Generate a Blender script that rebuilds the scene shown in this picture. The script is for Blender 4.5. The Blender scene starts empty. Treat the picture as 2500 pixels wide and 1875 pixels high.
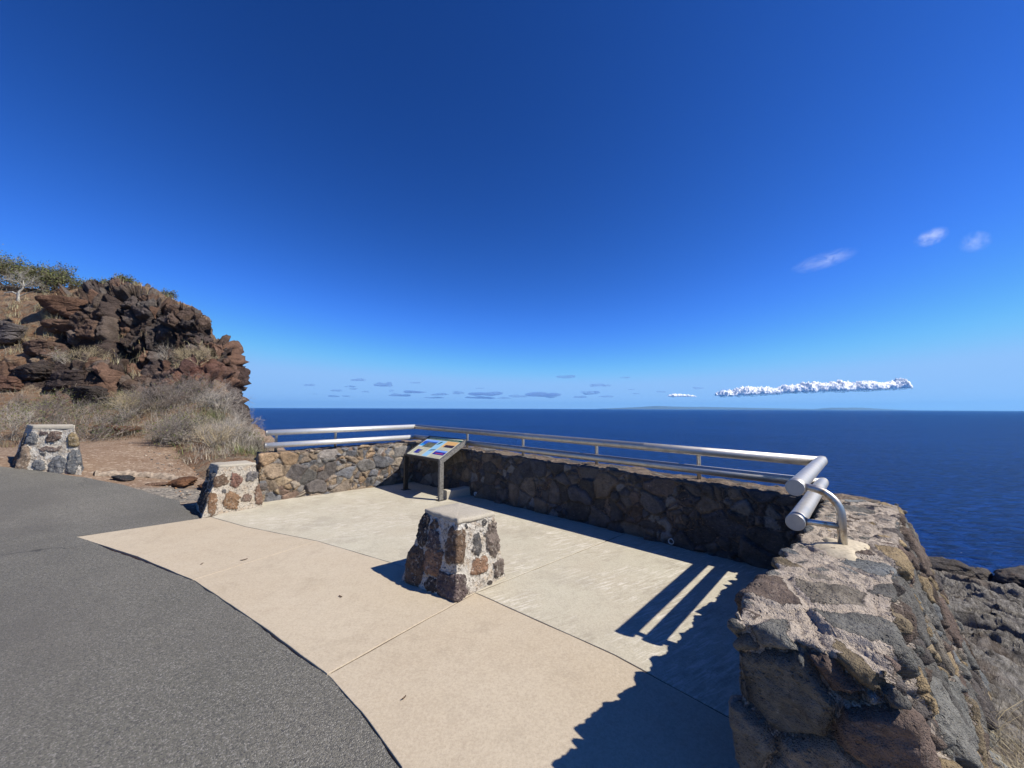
import bpy, bmesh, math, random
import numpy as np
from mathutils import Matrix, Vector

random.seed(7)
rng = np.random.default_rng(7)
SC = bpy.context.scene
COL = SC.collection

# ------------------------------------------------------------------ noise
def _h(ix, iy, iz, s):
    h = (ix.astype(np.uint32) * np.uint32(374761393) + iy.astype(np.uint32) * np.uint32(668265263)
         + iz.astype(np.uint32) * np.uint32(2147483647) + np.uint32((s * 974634777) & 0xffffffff))
    h = (h ^ (h >> np.uint32(13))) * np.uint32(1274126177)
    h = (h ^ (h >> np.uint32(16))) * np.uint32(2246822519)
    h = h ^ (h >> np.uint32(15))
    return h.astype(np.float64) / 4294967295.0

def _ii(a):
    return a.astype(np.int64) & 0xffffffff

def vnoise(p, s=0):
    f = np.floor(p); t = p - f; t = t * t * (3 - 2 * t); i = f.astype(np.int64)
    r = 0
    for dx in (0, 1):
        for dy in (0, 1):
            for dz in (0, 1):
                w = ((t[:, 0] if dx else 1 - t[:, 0]) * (t[:, 1] if dy else 1 - t[:, 1]) * (t[:, 2] if dz else 1 - t[:, 2]))
                r = r + w * _h(_ii(i[:, 0] + dx), _ii(i[:, 1] + dy), _ii(i[:, 2] + dz), s)
    return r * 2 - 1

def fbm(p, o=4, s=0, g=.5):
    r = 0; a = 1; n = 0
    for k in range(o):
        r = r + a * vnoise(p * (2 ** k) + 17.3 * k, s + k); n += a; a *= g
    return r / n

def voro(q, s=0, jit=.9):
    """nearest cell centre, distance to the cell border, id hash"""
    i = np.floor(q).astype(np.int64); N = len(q)
    f1 = np.full(N, 9e9); f2 = np.full(N, 9e9)
    c1 = np.zeros((N, 3)); c2 = np.zeros((N, 3)); idh = np.zeros(N)
    for dx in (-1, 0, 1):
        for dy in (-1, 0, 1):
            for dz in (-1, 0, 1):
                a, b, c = _ii(i[:, 0] + dx), _ii(i[:, 1] + dy), _ii(i[:, 2] + dz)
                P = np.stack([i[:, 0] + dx + .5 + jit * (_h(a, b, c, s + 1) - .5),
                              i[:, 1] + dy + .5 + jit * (_h(a, b, c, s + 2) - .5),
                              i[:, 2] + dz + .5 + jit * (_h(a, b, c, s + 3) - .5)], 1)
                d = ((P - q) ** 2).sum(1)
                m = d < f1
                n2 = (~m) & (d < f2)
                f2 = np.where(m, f1, np.where(n2, d, f2)); c2 = np.where(m[:, None], c1, np.where(n2[:, None], P, c2))
                hh = _h(a, b, c, s + 4)
                f1 = np.where(m, d, f1); c1 = np.where(m[:, None], P, c1); idh = np.where(m, hh, idh)
    e = (f2 - f1) / (2 * np.linalg.norm(c2 - c1, axis=1) + 1e-9)
    return c1, e, idh

def sst(a, b, x):
    t = np.clip((x - a) / (b - a), 0, 1); return t * t * (3 - 2 * t)

def frac(a):
    return a - np.floor(a)

# ------------------------------------------------------------------ scene helpers
def tag(o, label=None, cat=None, group=None, kind=None):
    if label: o['label'] = label
    if cat: o['category'] = cat
    if group: o['group'] = group
    if kind: o['kind'] = kind
    return o

def empty(name, loc, label, cat, group=None):
    o = bpy.data.objects.new(name, None); COL.objects.link(o); o.location = loc
    return tag(o, label, cat, group)

def meshobj(name, V, F, mat, parent=None, smooth=True, attrs=None, origin=None, mats=None, midx=None):
    """V (n,3) world coordinates, F (m,k) ints or list of lists"""
    V = np.asarray(V, float)
    if parent is not None:
        o0 = np.array(parent.matrix_world.translation) if parent.parent else np.array(parent.location)
    elif origin is not None:
        o0 = np.array(origin, float)
    else:
        o0 = np.array([V[:, 0].mean(), V[:, 1].mean(), V[:, 2].min()])
    me = bpy.data.meshes.new(name)
    L = V - o0
    if isinstance(F, np.ndarray):
        m, k = F.shape
        me.vertices.add(len(L)); me.vertices.foreach_set('co', L.ravel())
        me.loops.add(m * k); me.loops.foreach_set('vertex_index', F.ravel().astype(np.int32))
        me.polygons.add(m); me.polygons.foreach_set('loop_start', (np.arange(m) * k).astype(np.int32))
        me.polygons.foreach_set('loop_total', np.full(m, k, np.int32))
        me.update(calc_edges=True)
    else:
        me.from_pydata(L.tolist(), [], F)
    me.polygons.foreach_set('use_smooth', np.full(len(me.polygons), smooth))
    for mm in (mats or [mat]): me.materials.append(mm)
    if midx is not None: me.polygons.foreach_set('material_index', np.asarray(midx, np.int32))
    for an, av in (attrs or {}).items():
        av = np.asarray(av, float)
        if av.ndim == 1:
            a = me.attributes.new(an, 'FLOAT', 'POINT'); a.data.foreach_set('value', av)
        else:
            a = me.attributes.new(an, 'FLOAT_COLOR', 'POINT')
            a.data.foreach_set('color', np.concatenate([av, np.ones((len(av), 1))], 1).ravel())
    if smooth and not isinstance(F, np.ndarray):
        for pg in me.polygons:
            if len(pg.vertices) > 8: pg.use_smooth = False
    me.validate(); me.update()
    o = bpy.data.objects.new(name, me); COL.objects.link(o)
    if parent is not None: o.parent = parent
    else: o.location = o0
    return o

def grid_faces(nr, nc, wrap=False):
    r = np.arange(nr - 1)[:, None]; c = np.arange(nc if wrap else nc - 1)[None, :]
    a = r * nc + c; b = r * nc + (c + 1) % nc
    return np.stack([a, b, b + nc, a + nc], -1).reshape(-1, 4)

def grid_normals(V, nr, nc, wrap=False):
    G = V.reshape(nr, nc, 3)
    if wrap: du = np.roll(G, -1, 1) - np.roll(G, 1, 1)
    else: du = np.gradient(G, axis=1)
    dv = np.gradient(G, axis=0)
    n = np.cross(du, dv).reshape(-1, 3)
    return n / (np.linalg.norm(n, axis=1, keepdims=True) + 1e-12)

# ------------------------------------------------------------------ materials
def nmat(name):
    m = bpy.data.materials.new(name); m.use_nodes = True
    nt = m.node_tree; b = nt.nodes['Principled BSDF']
    return m, nt, b

def N(nt, typ, **kw):
    n = nt.nodes.new(typ)
    for k, v in kw.items(): setattr(n, k, v)
    return n

def noise(nt, vec, scale, detail=4, rough=.55, dist=0.):
    n = N(nt, 'ShaderNodeTexNoise'); n.inputs['Scale'].default_value = scale
    n.inputs['Detail'].default_value = detail; n.inputs['Roughness'].default_value = rough
    n.inputs['Distortion'].default_value = dist
    nt.links.new(vec, n.inputs['Vector']); return n.outputs['Fac']

def mathn(nt, op, a, b=None, c=None, clamp=False):
    n = N(nt, 'ShaderNodeMath', operation=op); n.use_clamp = clamp
    for i, v in enumerate((a, b, c)):
        if v is None: continue
        if isinstance(v, (int, float)): n.inputs[i].default_value = v
        else: nt.links.new(v, n.inputs[i])
    return n.outputs[0]

def remap(nt, v, a, b, c=0., d=1.):
    n = N(nt, 'ShaderNodeMapRange'); nt.links.new(v, n.inputs[0])
    for i, x in zip((1, 2, 3, 4), (a, b, c, d)): n.inputs[i].default_value = x
    return n.outputs[0]

def mix(nt, fac, a, b, mode='MIX'):
    n = N(nt, 'ShaderNodeMix', data_type='RGBA', blend_type=mode)
    for sock, v in ((n.inputs[0], fac), (n.inputs[6], a), (n.inputs[7], b)):
        if isinstance(v, (int, float)): sock.default_value = v
        elif isinstance(v, tuple): sock.default_value = (*v[:3], 1)
        else: nt.links.new(v, sock)
    return n.outputs[2]

def bump(nt, h, strength=.5, dist=.01, prev=None):
    n = N(nt, 'ShaderNodeBump'); n.inputs['Strength'].default_value = strength
    n.inputs['Distance'].default_value = dist; nt.links.new(h, n.inputs['Height'])
    if prev is not None: nt.links.new(prev, n.inputs['Normal'])
    return n.outputs[0]

def coords(nt, kind='Object'):
    return N(nt, 'ShaderNodeTexCoord').outputs[kind]

def attr(nt, name, out='Fac'):
    n = N(nt, 'ShaderNodeAttribute'); n.attribute_name = name; return n.outputs[out]

def vscale(nt, vec, s):
    n = N(nt, 'ShaderNodeMapping'); n.inputs['Scale'].default_value = s; nt.links.new(vec, n.inputs[0]); return n.outputs[0]

def M_stone(name, mortar=(.34, .26, .19), mortar2=(.20, .15, .115), fine=140., white=False):
    m, nt, b = nmat(name); v = coords(nt)
    col = attr(nt, 'col', 'Color'); e = attr(nt, 'edge'); mw = attr(nt, 'mw')
    n1 = noise(nt, v, 9, 5, .6); n2 = noise(nt, v, fine * .35, 4, .65); n3 = noise(nt, v, fine, 3, .6)
    # stone: mottled, pitted, streaked
    f = remap(nt, n1, .3, .7, .62, 1.35)
    c = mix(nt, 1., col, f, 'MULTIPLY')
    c = mix(nt, remap(nt, n2, .52, .68, 0, .55), c, (.05, .042, .038))
    st = noise(nt, vscale(nt, v, (30, 30, 110)), 1, 3, .6)
    c = mix(nt, remap(nt, st, .58, .75, 0, .35), c, (.34, .29, .23))
    li = noise(nt, v, 33, 6, .75)
    c = mix(nt, remap(nt, li, .63, .70, 0, .55), c, (.42, .41, .37))
    mc = mix(nt, remap(nt, n1, .35, .65), mortar, mortar2)
    if white:
        mc = mix(nt, remap(nt, noise(nt, v, 14, 5, .7), .48, .62, 0, .6), mc, (.40, .30, .20))
        mc = mix(nt, remap(nt, n2, .54, .62, 0, .8), mc, (.12, .10, .08))
    else:
        mc = mix(nt, remap(nt, n3, .5, .75, 0, .5), mc, (.12, .09, .07))
    if white: c = mix(nt, mathn(nt, 'MULTIPLY', remap(nt, noise(nt, v, 24, 6, .75), .54, .64), .75), c, mc)
    ed = mathn(nt, 'ADD', e, mathn(nt, 'MULTIPLY', mathn(nt, 'SUBTRACT', n2, .5), .035))
    k = remap(nt, mathn(nt, 'SUBTRACT', ed, mw), -.0015, .0025)
    nt.links.new(mix(nt, k, mc, c), b.inputs['Base Color'])
    b.inputs['Roughness'].default_value = .9; b.inputs['Specular IOR Level'].default_value = .25
    vo = N(nt, 'ShaderNodeTexVoronoi'); vo.inputs['Scale'].default_value = fine * .8; nt.links.new(v, vo.inputs['Vector'])
    pits = remap(nt, vo.outputs['Distance'], .0, .35)
    vo2 = N(nt, 'ShaderNodeTexVoronoi'); vo2.inputs['Scale'].default_value = fine * .33; nt.links.new(v, vo2.inputs['Vector'])
    pit2 = mathn(nt, 'MULTIPLY', remap(nt, vo2.outputs['Distance'], .12, .34, 1., 0.), remap(nt, noise(nt, v, 7, 3, .6), .45, .6))
    h = mathn(nt, 'ADD', mathn(nt, 'MULTIPLY', n2, 1.2), mathn(nt, 'ADD', mathn(nt, 'MULTIPLY', n3, .6), mathn(nt, 'MULTIPLY', pits, .35)))
    h = mathn(nt, 'SUBTRACT', h, mathn(nt, 'MULTIPLY', pit2, .9))
    nt.links.new(bump(nt, h, 1., .013, bump(nt, k, .8, .006)), b.inputs['Normal'])
    return m

def M_cliff(name, s=1.):
    m, nt, b = nmat(name); v = coords(nt, 'Object')
    col = attr(nt, 'col', 'Color'); rock = attr(nt, 'rock')
    n1 = noise(nt, v, 1.6 * s, 6, .65); n2 = noise(nt, v, 6 * s, 6, .7); n3 = noise(nt, v, 26 * s, 4, .7)
    st = noise(nt, vscale(nt, v, (3.2 * s, 3.2 * s, 7.5 * s)), 1, 6, .7, .5)
    c = mix(nt, 1., col, remap(nt, n1, .3, .7, .6, 1.45), 'MULTIPLY')
    c = mix(nt, remap(nt, st, .5, .7, 0, .55), c, (.035, .024, .02))
    c = mix(nt, remap(nt, n2, .55, .7, 0, .45), c, (.165, .10, .065))
    c = mix(nt, remap(nt, n3, .62, .72, 0, .55), c, (.33, .29, .24))
    # soil between the rocks
    sc = mix(nt, remap(nt, n1, .4, .6), (.24, .16, .10), (.30, .235, .16))
    sc = mix(nt, remap(nt, n2, .46, .60, 0, .85), sc, (.27, .145, .08))
    sc = mix(nt, remap(nt, n3, .5, .72, 0, .7), sc, (.10, .07, .05))
    k = remap(nt, mathn(nt, 'ADD', rock, mathn(nt, 'MULTIPLY', mathn(nt, 'SUBTRACT', n2, .5), 1.2)), .4, .6)
    nt.links.new(mix(nt, k, sc, c), b.inputs['Base Color'])
    b.inputs['Roughness'].default_value = .95; b.inputs['Specular IOR Level'].default_value = .15
    h = mathn(nt, 'ADD', mathn(nt, 'MULTIPLY', st, .8), mathn(nt, 'ADD', mathn(nt, 'MULTIPLY', n2, 1.), mathn(nt, 'MULTIPLY', n3, .6)))
    nt.links.new(bump(nt, h, 1., .16 / s), b.inputs['Normal'])
    return m

def M_rockslope(name):
    m, nt, b = nmat(name); v = coords(nt, 'Object')
    rock = attr(nt, 'rock')
    rot = N(nt, 'ShaderNodeMapping'); rot.inputs['Rotation'].default_value = (0, .2, math.radians(-38)); nt.links.new(v, rot.inputs[0])
    w = rot.outputs[0]
    st = noise(nt, vscale(nt, w, (3, 13, 10)), 1, 7, .72, 1.2); st2 = noise(nt, vscale(nt, w, (16, 44, 36)), 1, 5, .75, 1.)
    n1 = noise(nt, v, 1.1, 4, .6); n3 = noise(nt, v, 42, 5, .75)
    c = mix(nt, remap(nt, st, .38, .62), (.13, .12, .105), (.37, .345, .30))
    vc = N(nt, 'ShaderNodeTexVoronoi', feature='DISTANCE_TO_EDGE'); vc.inputs['Scale'].default_value = 1.; nt.links.new(vscale(nt, w, (1.2, 3.2, 2.)), vc.inputs['Vector'])
    c = mix(nt, remap(nt, mathn(nt, 'ADD', vc.outputs['Distance'], mathn(nt, 'MULTIPLY', mathn(nt, 'SUBTRACT', st2, .5), .12)), .0, .03, .8, 0), c, (.045, .038, .033))
    c = mix(nt, remap(nt, st2, .48, .66, 0, .7), c, (.07, .06, .052))
    c = mix(nt, remap(nt, n3, .55, .72, 0, .45), c, (.38, .34, .28))
    c = mix(nt, remap(nt, n1, .52, .66, 0, .5), c, (.16, .115, .085))
    soil = mix(nt, remap(nt, n3, .42, .6), (.30, .235, .16), (.10, .07, .05))
    soil = mix(nt, remap(nt, st2, .45, .6, 0, .6), soil, (.36, .29, .19))
    c = mix(nt, remap(nt, mathn(nt, 'ADD', rock, mathn(nt, 'MULTIPLY', mathn(nt, 'SUBTRACT', n3, .5), .8)), .35, .6), soil, c)
    nt.links.new(c, b.inputs['Base Color']); b.inputs['Roughness'].default_value = .92; b.inputs['Specular IOR Level'].default_value = .2
    h = mathn(nt, 'ADD', st, mathn(nt, 'ADD', mathn(nt, 'MULTIPLY', st2, .35), mathn(nt, 'MULTIPLY', n3, .25)))
    nt.links.new(bump(nt, h, 1., .09), b.inputs['Normal'])
    return m

def M_concrete(name, base, dark, light, streak=False, grit=.5):
    m, nt, b = nmat(name); v = coords(nt, 'Object')
    n1 = noise(nt, v, .9, 5, .6); n2 = noise(nt, v, 7, 6, .7); n3 = noise(nt, v, 260, 3, .7)
    c = mix(nt, remap(nt, n1, .35, .65), base, light)
    c = mix(nt, remap(nt, n2, .5, .72, 0, .22), c, dark)
    c = mix(nt, remap(nt, n3, .5, .7, 0, grit), c, dark)
    if streak:
        rt = N(nt, 'ShaderNodeMapping'); rt.inputs['Rotation'].default_value = (0, 0, math.radians(-30)); nt.links.new(v, rt.inputs[0])
        s = noise(nt, vscale(nt, rt.outputs[0], (5, 38, 1)), 1, 4, .7, .3)
        c = mix(nt, mathn(nt, 'MULTIPLY', remap(nt, s, .52, .60), remap(nt, noise(nt, v, 1.3, 3, .6), .46, .56)), c, (.56, .52, .43))
        c = mix(nt, mathn(nt, 'MULTIPLY', remap(nt, s, .47, .40), remap(nt, noise(nt, v, 1.1, 3, .6), .48, .6)), c, tuple(x * .8 for x in base))
        sp = noise(nt, v, 1.7, 4, .7)
        c = mix(nt, remap(nt, sp, .52, .66, 0, .35), c, dark)
    c = mix(nt, remap(nt, noise(nt, v, 2.6, 6, .72, .5), .54, .66, 0, .4), c, tuple(x * .74 for x in base))
    n4 = noise(nt, v, 75, 4, .75)
    c = mix(nt, remap(nt, n4, .5, .68, 0, .38), c, dark)
    c = mix(nt, remap(nt, n4, .5, .34, 0, .3), c, tuple(x * 1.25 for x in light))
    nt.links.new(c, b.inputs['Base Color']); b.inputs['Roughness'].default_value = .88; b.inputs['Specular IOR Level'].default_value = .25
    wv = noise(nt, vscale(nt, v, (22, 60, 1)), 1, 3, .6, 1.)
    h = mathn(nt, 'ADD', mathn(nt, 'MULTIPLY', wv, .8), n3)
    nt.links.new(bump(nt, h, .45, .004), b.inputs['Normal'])
    return m

def M_asphalt():
    m, nt, b = nmat('asphalt'); v = coords(nt, 'Object')
    vo = N(nt, 'ShaderNodeTexVoronoi'); vo.inputs['Scale'].default_value = 170; nt.links.new(v, vo.inputs['Vector'])
    g = N(nt, 'ShaderNodeSeparateColor'); nt.links.new(vo.outputs['Color'], g.inputs[0])
    n1 = noise(nt, v, .7, 4, .6); n2 = noise(nt, v, 60, 4, .7)
    c = mix(nt, remap(nt, n1, .35, .65), (.130, .124, .100), (.158, .148, .120))
    c = mix(nt, remap(nt, g.outputs[0], .0, .45, .8, 0), c, (.04, .041, .043))
    c = mix(nt, remap(nt, g.outputs[1], .74, .97, 0, .7), c, (.30, .285, .25))
    c = mix(nt, remap(nt, n2, .5, .7, 0, .5), c, (.045, .045, .043))
    c = mix(nt, remap(nt, noise(nt, v, .35, 5, .65, .4), .48, .62, 0, .5), c, (.085, .08, .07))
    nt.links.new(c, b.inputs['Base Color']); b.inputs['Roughness'].default_value = .8; b.inputs['Specular IOR Level'].default_value = .35
    vk = N(nt, 'ShaderNodeTexVoronoi', feature='DISTANCE_TO_EDGE'); vk.inputs['Scale'].default_value = .38
    wv_ = N(nt, 'ShaderNodeVectorMath', operation='ADD'); nz_ = N(nt, 'ShaderNodeTexNoise'); nz_.inputs['Scale'].default_value = 3.; nz_.inputs['Detail'].default_value = 6; nt.links.new(v, nz_.inputs['Vector'])
    sc_ = N(nt, 'ShaderNodeVectorMath', operation='SCALE'); sc_.inputs[3].default_value = .5; nt.links.new(nz_.outputs['Color'], sc_.inputs[0]); nt.links.new(v, wv_.inputs[0]); nt.links.new(sc_.outputs[0], wv_.inputs[1]); nt.links.new(wv_.outputs[0], vk.inputs['Vector'])
    ck_ = mathn(nt, 'MULTIPLY', remap(nt, vk.outputs['Distance'], .0015, .004, 1, 0), remap(nt, noise(nt, v, .5, 2, .5), .52, .6))
    c = mix(nt, mathn(nt, 'MULTIPLY', ck_, .6), c, (.03, .03, .03)); nt.links.new(c, b.inputs['Base Color'])
    h = mathn(nt, 'ADD', mathn(nt, 'MULTIPLY', vo.outputs['Distance'], -1.), mathn(nt, 'MULTIPLY', n2, .6))
    nt.links.new(bump(nt, h, .8, .006), b.inputs['Normal'])
    return m

def M_ground():
    m, nt, b = nmat('dirt'); v = coords(nt, 'Object'); gr = attr(nt, 'grav')
    vo = N(nt, 'ShaderNodeTexVoronoi'); vo.inputs['Scale'].default_value = 26; nt.links.new(v, vo.inputs['Vector'])
    g = N(nt, 'ShaderNodeSeparateColor'); nt.links.new(vo.outputs['Color'], g.inputs[0])
    n1 = noise(nt, v, 2.2, 6, .7); n2 = noise(nt, v, 30, 5, .7)
    d = mix(nt, remap(nt, n1, .35, .65), (.195, .13, .085), (.27, .20, .14))
    d = mix(nt, remap(nt, n2, .48, .68, 0, .75), d, (.13, .075, .045))
    d = mix(nt, remap(nt, g.outputs[0], .85, .95, 0, .8), d, (.38, .30, .22))
    s = mix(nt, g.outputs[0], (.10, .095, .085), (.33, .29, .23))
    s = mix(nt, remap(nt, n2, .5, .65, 0, .6), s, (.09, .08, .07))
    k = remap(nt, mathn(nt, 'ADD', gr, mathn(nt, 'MULTIPLY', mathn(nt, 'SUBTRACT', n1, .5), 1.)), .35, .65)
    nt.links.new(mix(nt, k, d, s), b.inputs['Base Color']); b.inputs['Roughness'].default_value = .95
    b.inputs['Specular IOR Level'].default_value = .15
    nt.links.new(bump(nt, mathn(nt, 'ADD', n2, mathn(nt, 'MULTIPLY', vo.outputs['Distance'], -.8)), .9, .02), b.inputs['Normal'])
    return m

def M_metal(name, base=(.50, .475, .43), rough=.47, stain=False):
    m, nt, b = nmat(name); v = coords(nt, 'Object')
    n1 = noise(nt, v, 9, 5, .7); n2 = noise(nt, v, 60, 4, .6)
    c = mix(nt, remap(nt, n1, .45, .7, 0, .45), base, tuple(x * .6 for x in base))
    c = mix(nt, remap(nt, n2, .6, .75, 0, .3), c, (.30, .24, .17))
    if stain:
        c = mix(nt, remap(nt, noise(nt, v, 14, 4, .7), .47, .6, 0, .8), c, (.26, .17, .085))
    nt.links.new(c, b.inputs['Base Color']); b.inputs['Metallic'].default_value = .92
    nt.links.new(remap(nt, n1, .3, .7, rough - .05, rough + .14), b.inputs['Roughness'])
    nt.links.new(bump(nt, n2, .12, .002), b.inputs['Normal'])
    return m

def M_plain(name, col, rough=.7, var=.3, scale=12, metal=0., spec=.3):
    m, nt, b = nmat(name); v = coords(nt, 'Object'); n1 = noise(nt, v, scale, 5, .65)
    nt.links.new(mix(nt, remap(nt, n1, .4, .68, 0, 1), col, tuple(x * (1 - var) for x in col)), b.inputs['Base Color'])
    b.inputs['Roughness'].default_value = rough; b.inputs['Metallic'].default_value = metal; b.inputs['Specular IOR Level'].default_value = spec
    return m

def M_veg(name):
    m, nt, b = nmat(name)
    nt.links.new(attr(nt, 'col', 'Color'), b.inputs['Base Color']); b.inputs['Roughness'].default_value = .8
    b.inputs['Specular IOR Level'].default_value = .2
    return m

def M_sea():
    m, nt, b = nmat('sea_water'); v = coords(nt, 'Object')
    a = noise(nt, vscale(nt, v, (.010, .030, 1)), 1, 6, .6, .3)
    w = noise(nt, vscale(nt, v, (.10, .26, 1)), 1, 6, .62, .4)
    w2 = noise(nt, vscale(nt, v, (.0016, .0045, 1)), 1, 5, .6)
    c = mix(nt, remap(nt, w2, .4, .6), (.0006, .024, .145), (.0016, .036, .20))
    c = mix(nt, remap(nt, w, .40, .60, 0, .9), c, (.0004, .006, .040))
    c = mix(nt, remap(nt, noise(nt, vscale(nt, v, (.3, .9, 1)), 1, 4, .7), .5, .68, 0, .5), c, (.006, .055, .21))
    cap = mathn(nt, 'MULTIPLY', remap(nt, noise(nt, vscale(nt, v, (.25, .6, 1)), 1, 5, .7), .68, .70), remap(nt, a, .5, .56))
    c = mix(nt, cap, c, (.5, .55, .6))
    nt.links.new(c, b.inputs['Base Color']); b.inputs['Roughness'].default_value = .32; b.inputs['IOR'].default_value = 1.33
    b.inputs['Specular IOR Level'].default_value = .05
    nt.links.new(bump(nt, mathn(nt, 'ADD', w, mathn(nt, 'MULTIPLY', a, 1.2)), 1., 5.), b.inputs['Normal'])
    return m

STONE = M_stone('rubble_stone', mortar=(.22, .17, .13), mortar2=(.11, .085, .065))
STONE_N = M_stone('rubble_stone_near', mortar=(.45, .385, .31), mortar2=(.32, .27, .22), fine=170)
WHITE = M_stone('whitewashed_rubble', (.55, .52, .455), (.38, .345, .29), 120, True)
CREAM = M_stone('cream_mortar_rubble', (.46, .41, .33), (.36, .315, .25), 120, True)
CLIFF = M_cliff('cliff_rock'); BOULD = M_cliff('boulder_rock', 1.6); SLOPE = M_rockslope('lava_slope')
ASPH = M_asphalt(); DIRT = M_ground(); STEEL = M_metal('brushed_steel'); STEEL_W = M_metal('pale_steel', (.74, .725, .68), .48); STEEL_W.node_tree.nodes['Principled BSDF'].inputs['Metallic'].default_value = .7; STEEL_C = M_metal('steel_cap', (.42, .41, .39), .45); STEEL_ST = M_metal('stained_steel', (.5, .48, .44), .36, True)  # STEEL_W: paler, less metallic steel for the left rails
TAN = M_concrete('tan_concrete', (.42, .35, .25), (.27, .215, .152), (.455, .39, .288), grit=.45)
GREY = M_concrete('grey_concrete', (.43, .383, .288), (.24, .212, .165), (.46, .43, .33), True, .6)
CAPC = M_concrete('cap_concrete', (.36, .32, .25), (.20, .175, .135), (.43, .39, .31), grit=.7)
FRAME = M_plain('weathered_bronze_paint', (.055, .048, .04), .45, .4, 30, .3, .5)
FRAME_L = M_plain('pale_grey_frame', (.22, .21, .19), .55, .6, 45, .3, .5)  # paler frame tone for the right leg and arm of the sign
VEG = M_veg('plant_matter'); SEA = M_sea()

# ------------------------------------------------------------------ ground heights
def G(x, y=0):
    t = (-5.6 - x) / .3
    g = .16 * .3 * np.where(t > 30, t, np.log1p(np.exp(np.minimum(t, 30))))
    return .62 - .05 * np.log1p(np.exp((.62 - g) / .05))

# plan of the lookout
CL = np.array([-1.994, 7.610])            # corner left wall / back wall, inner faces
LE = np.array([-3.98, 5.90])              # left wall end
CR = np.array([2.815, 3.200])             # corner back wall / right wall
RE = np.array([.80, 1.36])                # near end of the right wall
def sdist(p, a, b):                       # signed distance, positive to the left of a->b
    d = (b - a) / np.linalg.norm(b - a); return d[0] * (p[:, 1] - a[1]) - d[1] * (p[:, 0] - a[0])

# ground sheet
gx = np.concatenate([np.linspace(-60, -14, 24), np.linspace(-13.8, -2, 150), np.linspace(-1.8, 40, 60)])
gy = np.concatenate([np.linspace(-60, 2, 32), np.linspace(2.1, 12, 120), np.linspace(12.5, 60, 30)])
X, Y = np.meshgrid(gx, gy); P = np.stack([X.ravel(), Y.ravel()], 1)
z = G(P[:, 0]) - .03
dl = sdist(P, LE, CL) - .25; ray = np.array([-.665, 1.]); dr = -sdist(P, np.array([-4.15, 6.2]), np.array([-4.15, 6.2]) + ray)
db = sdist(P, CL, CR) - .2
out_r = -sdist(P, RE, CR)
plane_r = .266 - .176 * P[:, 0] - .0786 * P[:, 1]
drop = np.maximum(np.minimum(dl, dr), db)
z = z - 1.1 * np.maximum(0, drop)
rr = (out_r > -.55) & (P[:, 0] > .45) & (P[:, 1] > -1.2)
z = np.where(rr, np.minimum(z, plane_r - .7), z)
z = z - .8 * np.maximum(0, P[:, 0] - 9.5)
P3 = np.stack([P[:, 0], P[:, 1], z], 1)
z = z + .012 * fbm(P3 * 3, 4, 3) * (drop < 0)
z = np.maximum(z, -58.)
grav = np.exp(-(((P[:, 0] + 5.7) / 1.0) ** 2 + ((P[:, 1] - 6.3) / .62) ** 2))
o = meshobj('ground', np.stack([P[:, 0], P[:, 1], z], 1), grid_faces(len(gy), len(gx)), DIRT, attrs={'grav': grav}, origin=(0, 0, 0))
tag(o, 'reddish brown dirt and gravel apron beside the path', kind='structure')

# asphalt path: one sheet cut along x so that it can climb to the left
EDGE = [(-2.76, 3.30), (-1.71, 2.63), (-1.03, 2.17), (-.74, 1.92), (-.46, 1.64), (-.25, 1.2), (-.12, .7), (-.05, .1), (.1, -1.), (.6, -3), (1.4, -6), (3, -12), (3, -30)]
def wiggle(pts, step=.05, amp=.008, s=1, closed=False):
    out = []
    pts = [np.array(p, float) for p in pts]
    n = len(pts)
    for i in range(n if closed else n - 1):
        a, b = pts[i], pts[(i + 1) % n]; L = np.linalg.norm(b - a); k = max(1, int(L / step)) if L < 8 else 4
        nn = np.array([-(b - a)[1], (b - a)[0]]) / L
        for j in range(k):
            q = a + (b - a) * j / k
            w = float(fbm(np.array([[q[0] * 6, q[1] * 6, s * 1.7]]), 4, s)[0]) * amp
            out.append(q + nn * w)
    if not closed: out.append(pts[-1])
    return out
off = np.array([-.001, -.001])
asph_in = [np.array(p) + off for p in [(-4.20, 5.07), (-5.00, 4.36)] + EDGE]
asph_out = [(-30, 3.), (-14, 5.4), (-9.4, 6.18), (-8.66, 6.32), (-8.1, 6.41), (-7.27, 6.46), (-6.69, 6.42), (-6.04, 6.24), (-5.29, 5.98), (-4.75, 5.5), (-4.25, 5.12)]
poly = wiggle([np.array(p) for p in asph_out] , .12, .045, 5) + wiggle(asph_in, .025, .016, 9) + [np.array(p) for p in [(-30., -30.)]]
bm = bmesh.new()
vs = [bm.verts.new((p[0], p[1], 0)) for p in poly]
bm.faces.new(vs)
for xc in list(np.arange(-14, -3, .35)):
    bmesh.ops.bisect_plane(bm, geom=bm.verts[:] + bm.edges[:] + bm.faces[:], plane_co=(xc, 0, 0), plane_no=(1, 0, 0))
bmesh.ops.triangulate(bm, faces=bm.faces[:])
for v_ in bm.verts: v_.co.z = float(G(v_.co.x))
bmesh.ops.recalc_face_normals(bm, faces=bm.faces[:])
me = bpy.data.meshes.new('asphalt_path'); bm.to_mesh(me); bm.free(); me.materials.append(ASPH)
o = bpy.data.objects.new('asphalt_path', me); COL.objects.link(o)
tag(o, 'coarse grey asphalt path curving past the lookout', kind='structure')

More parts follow.
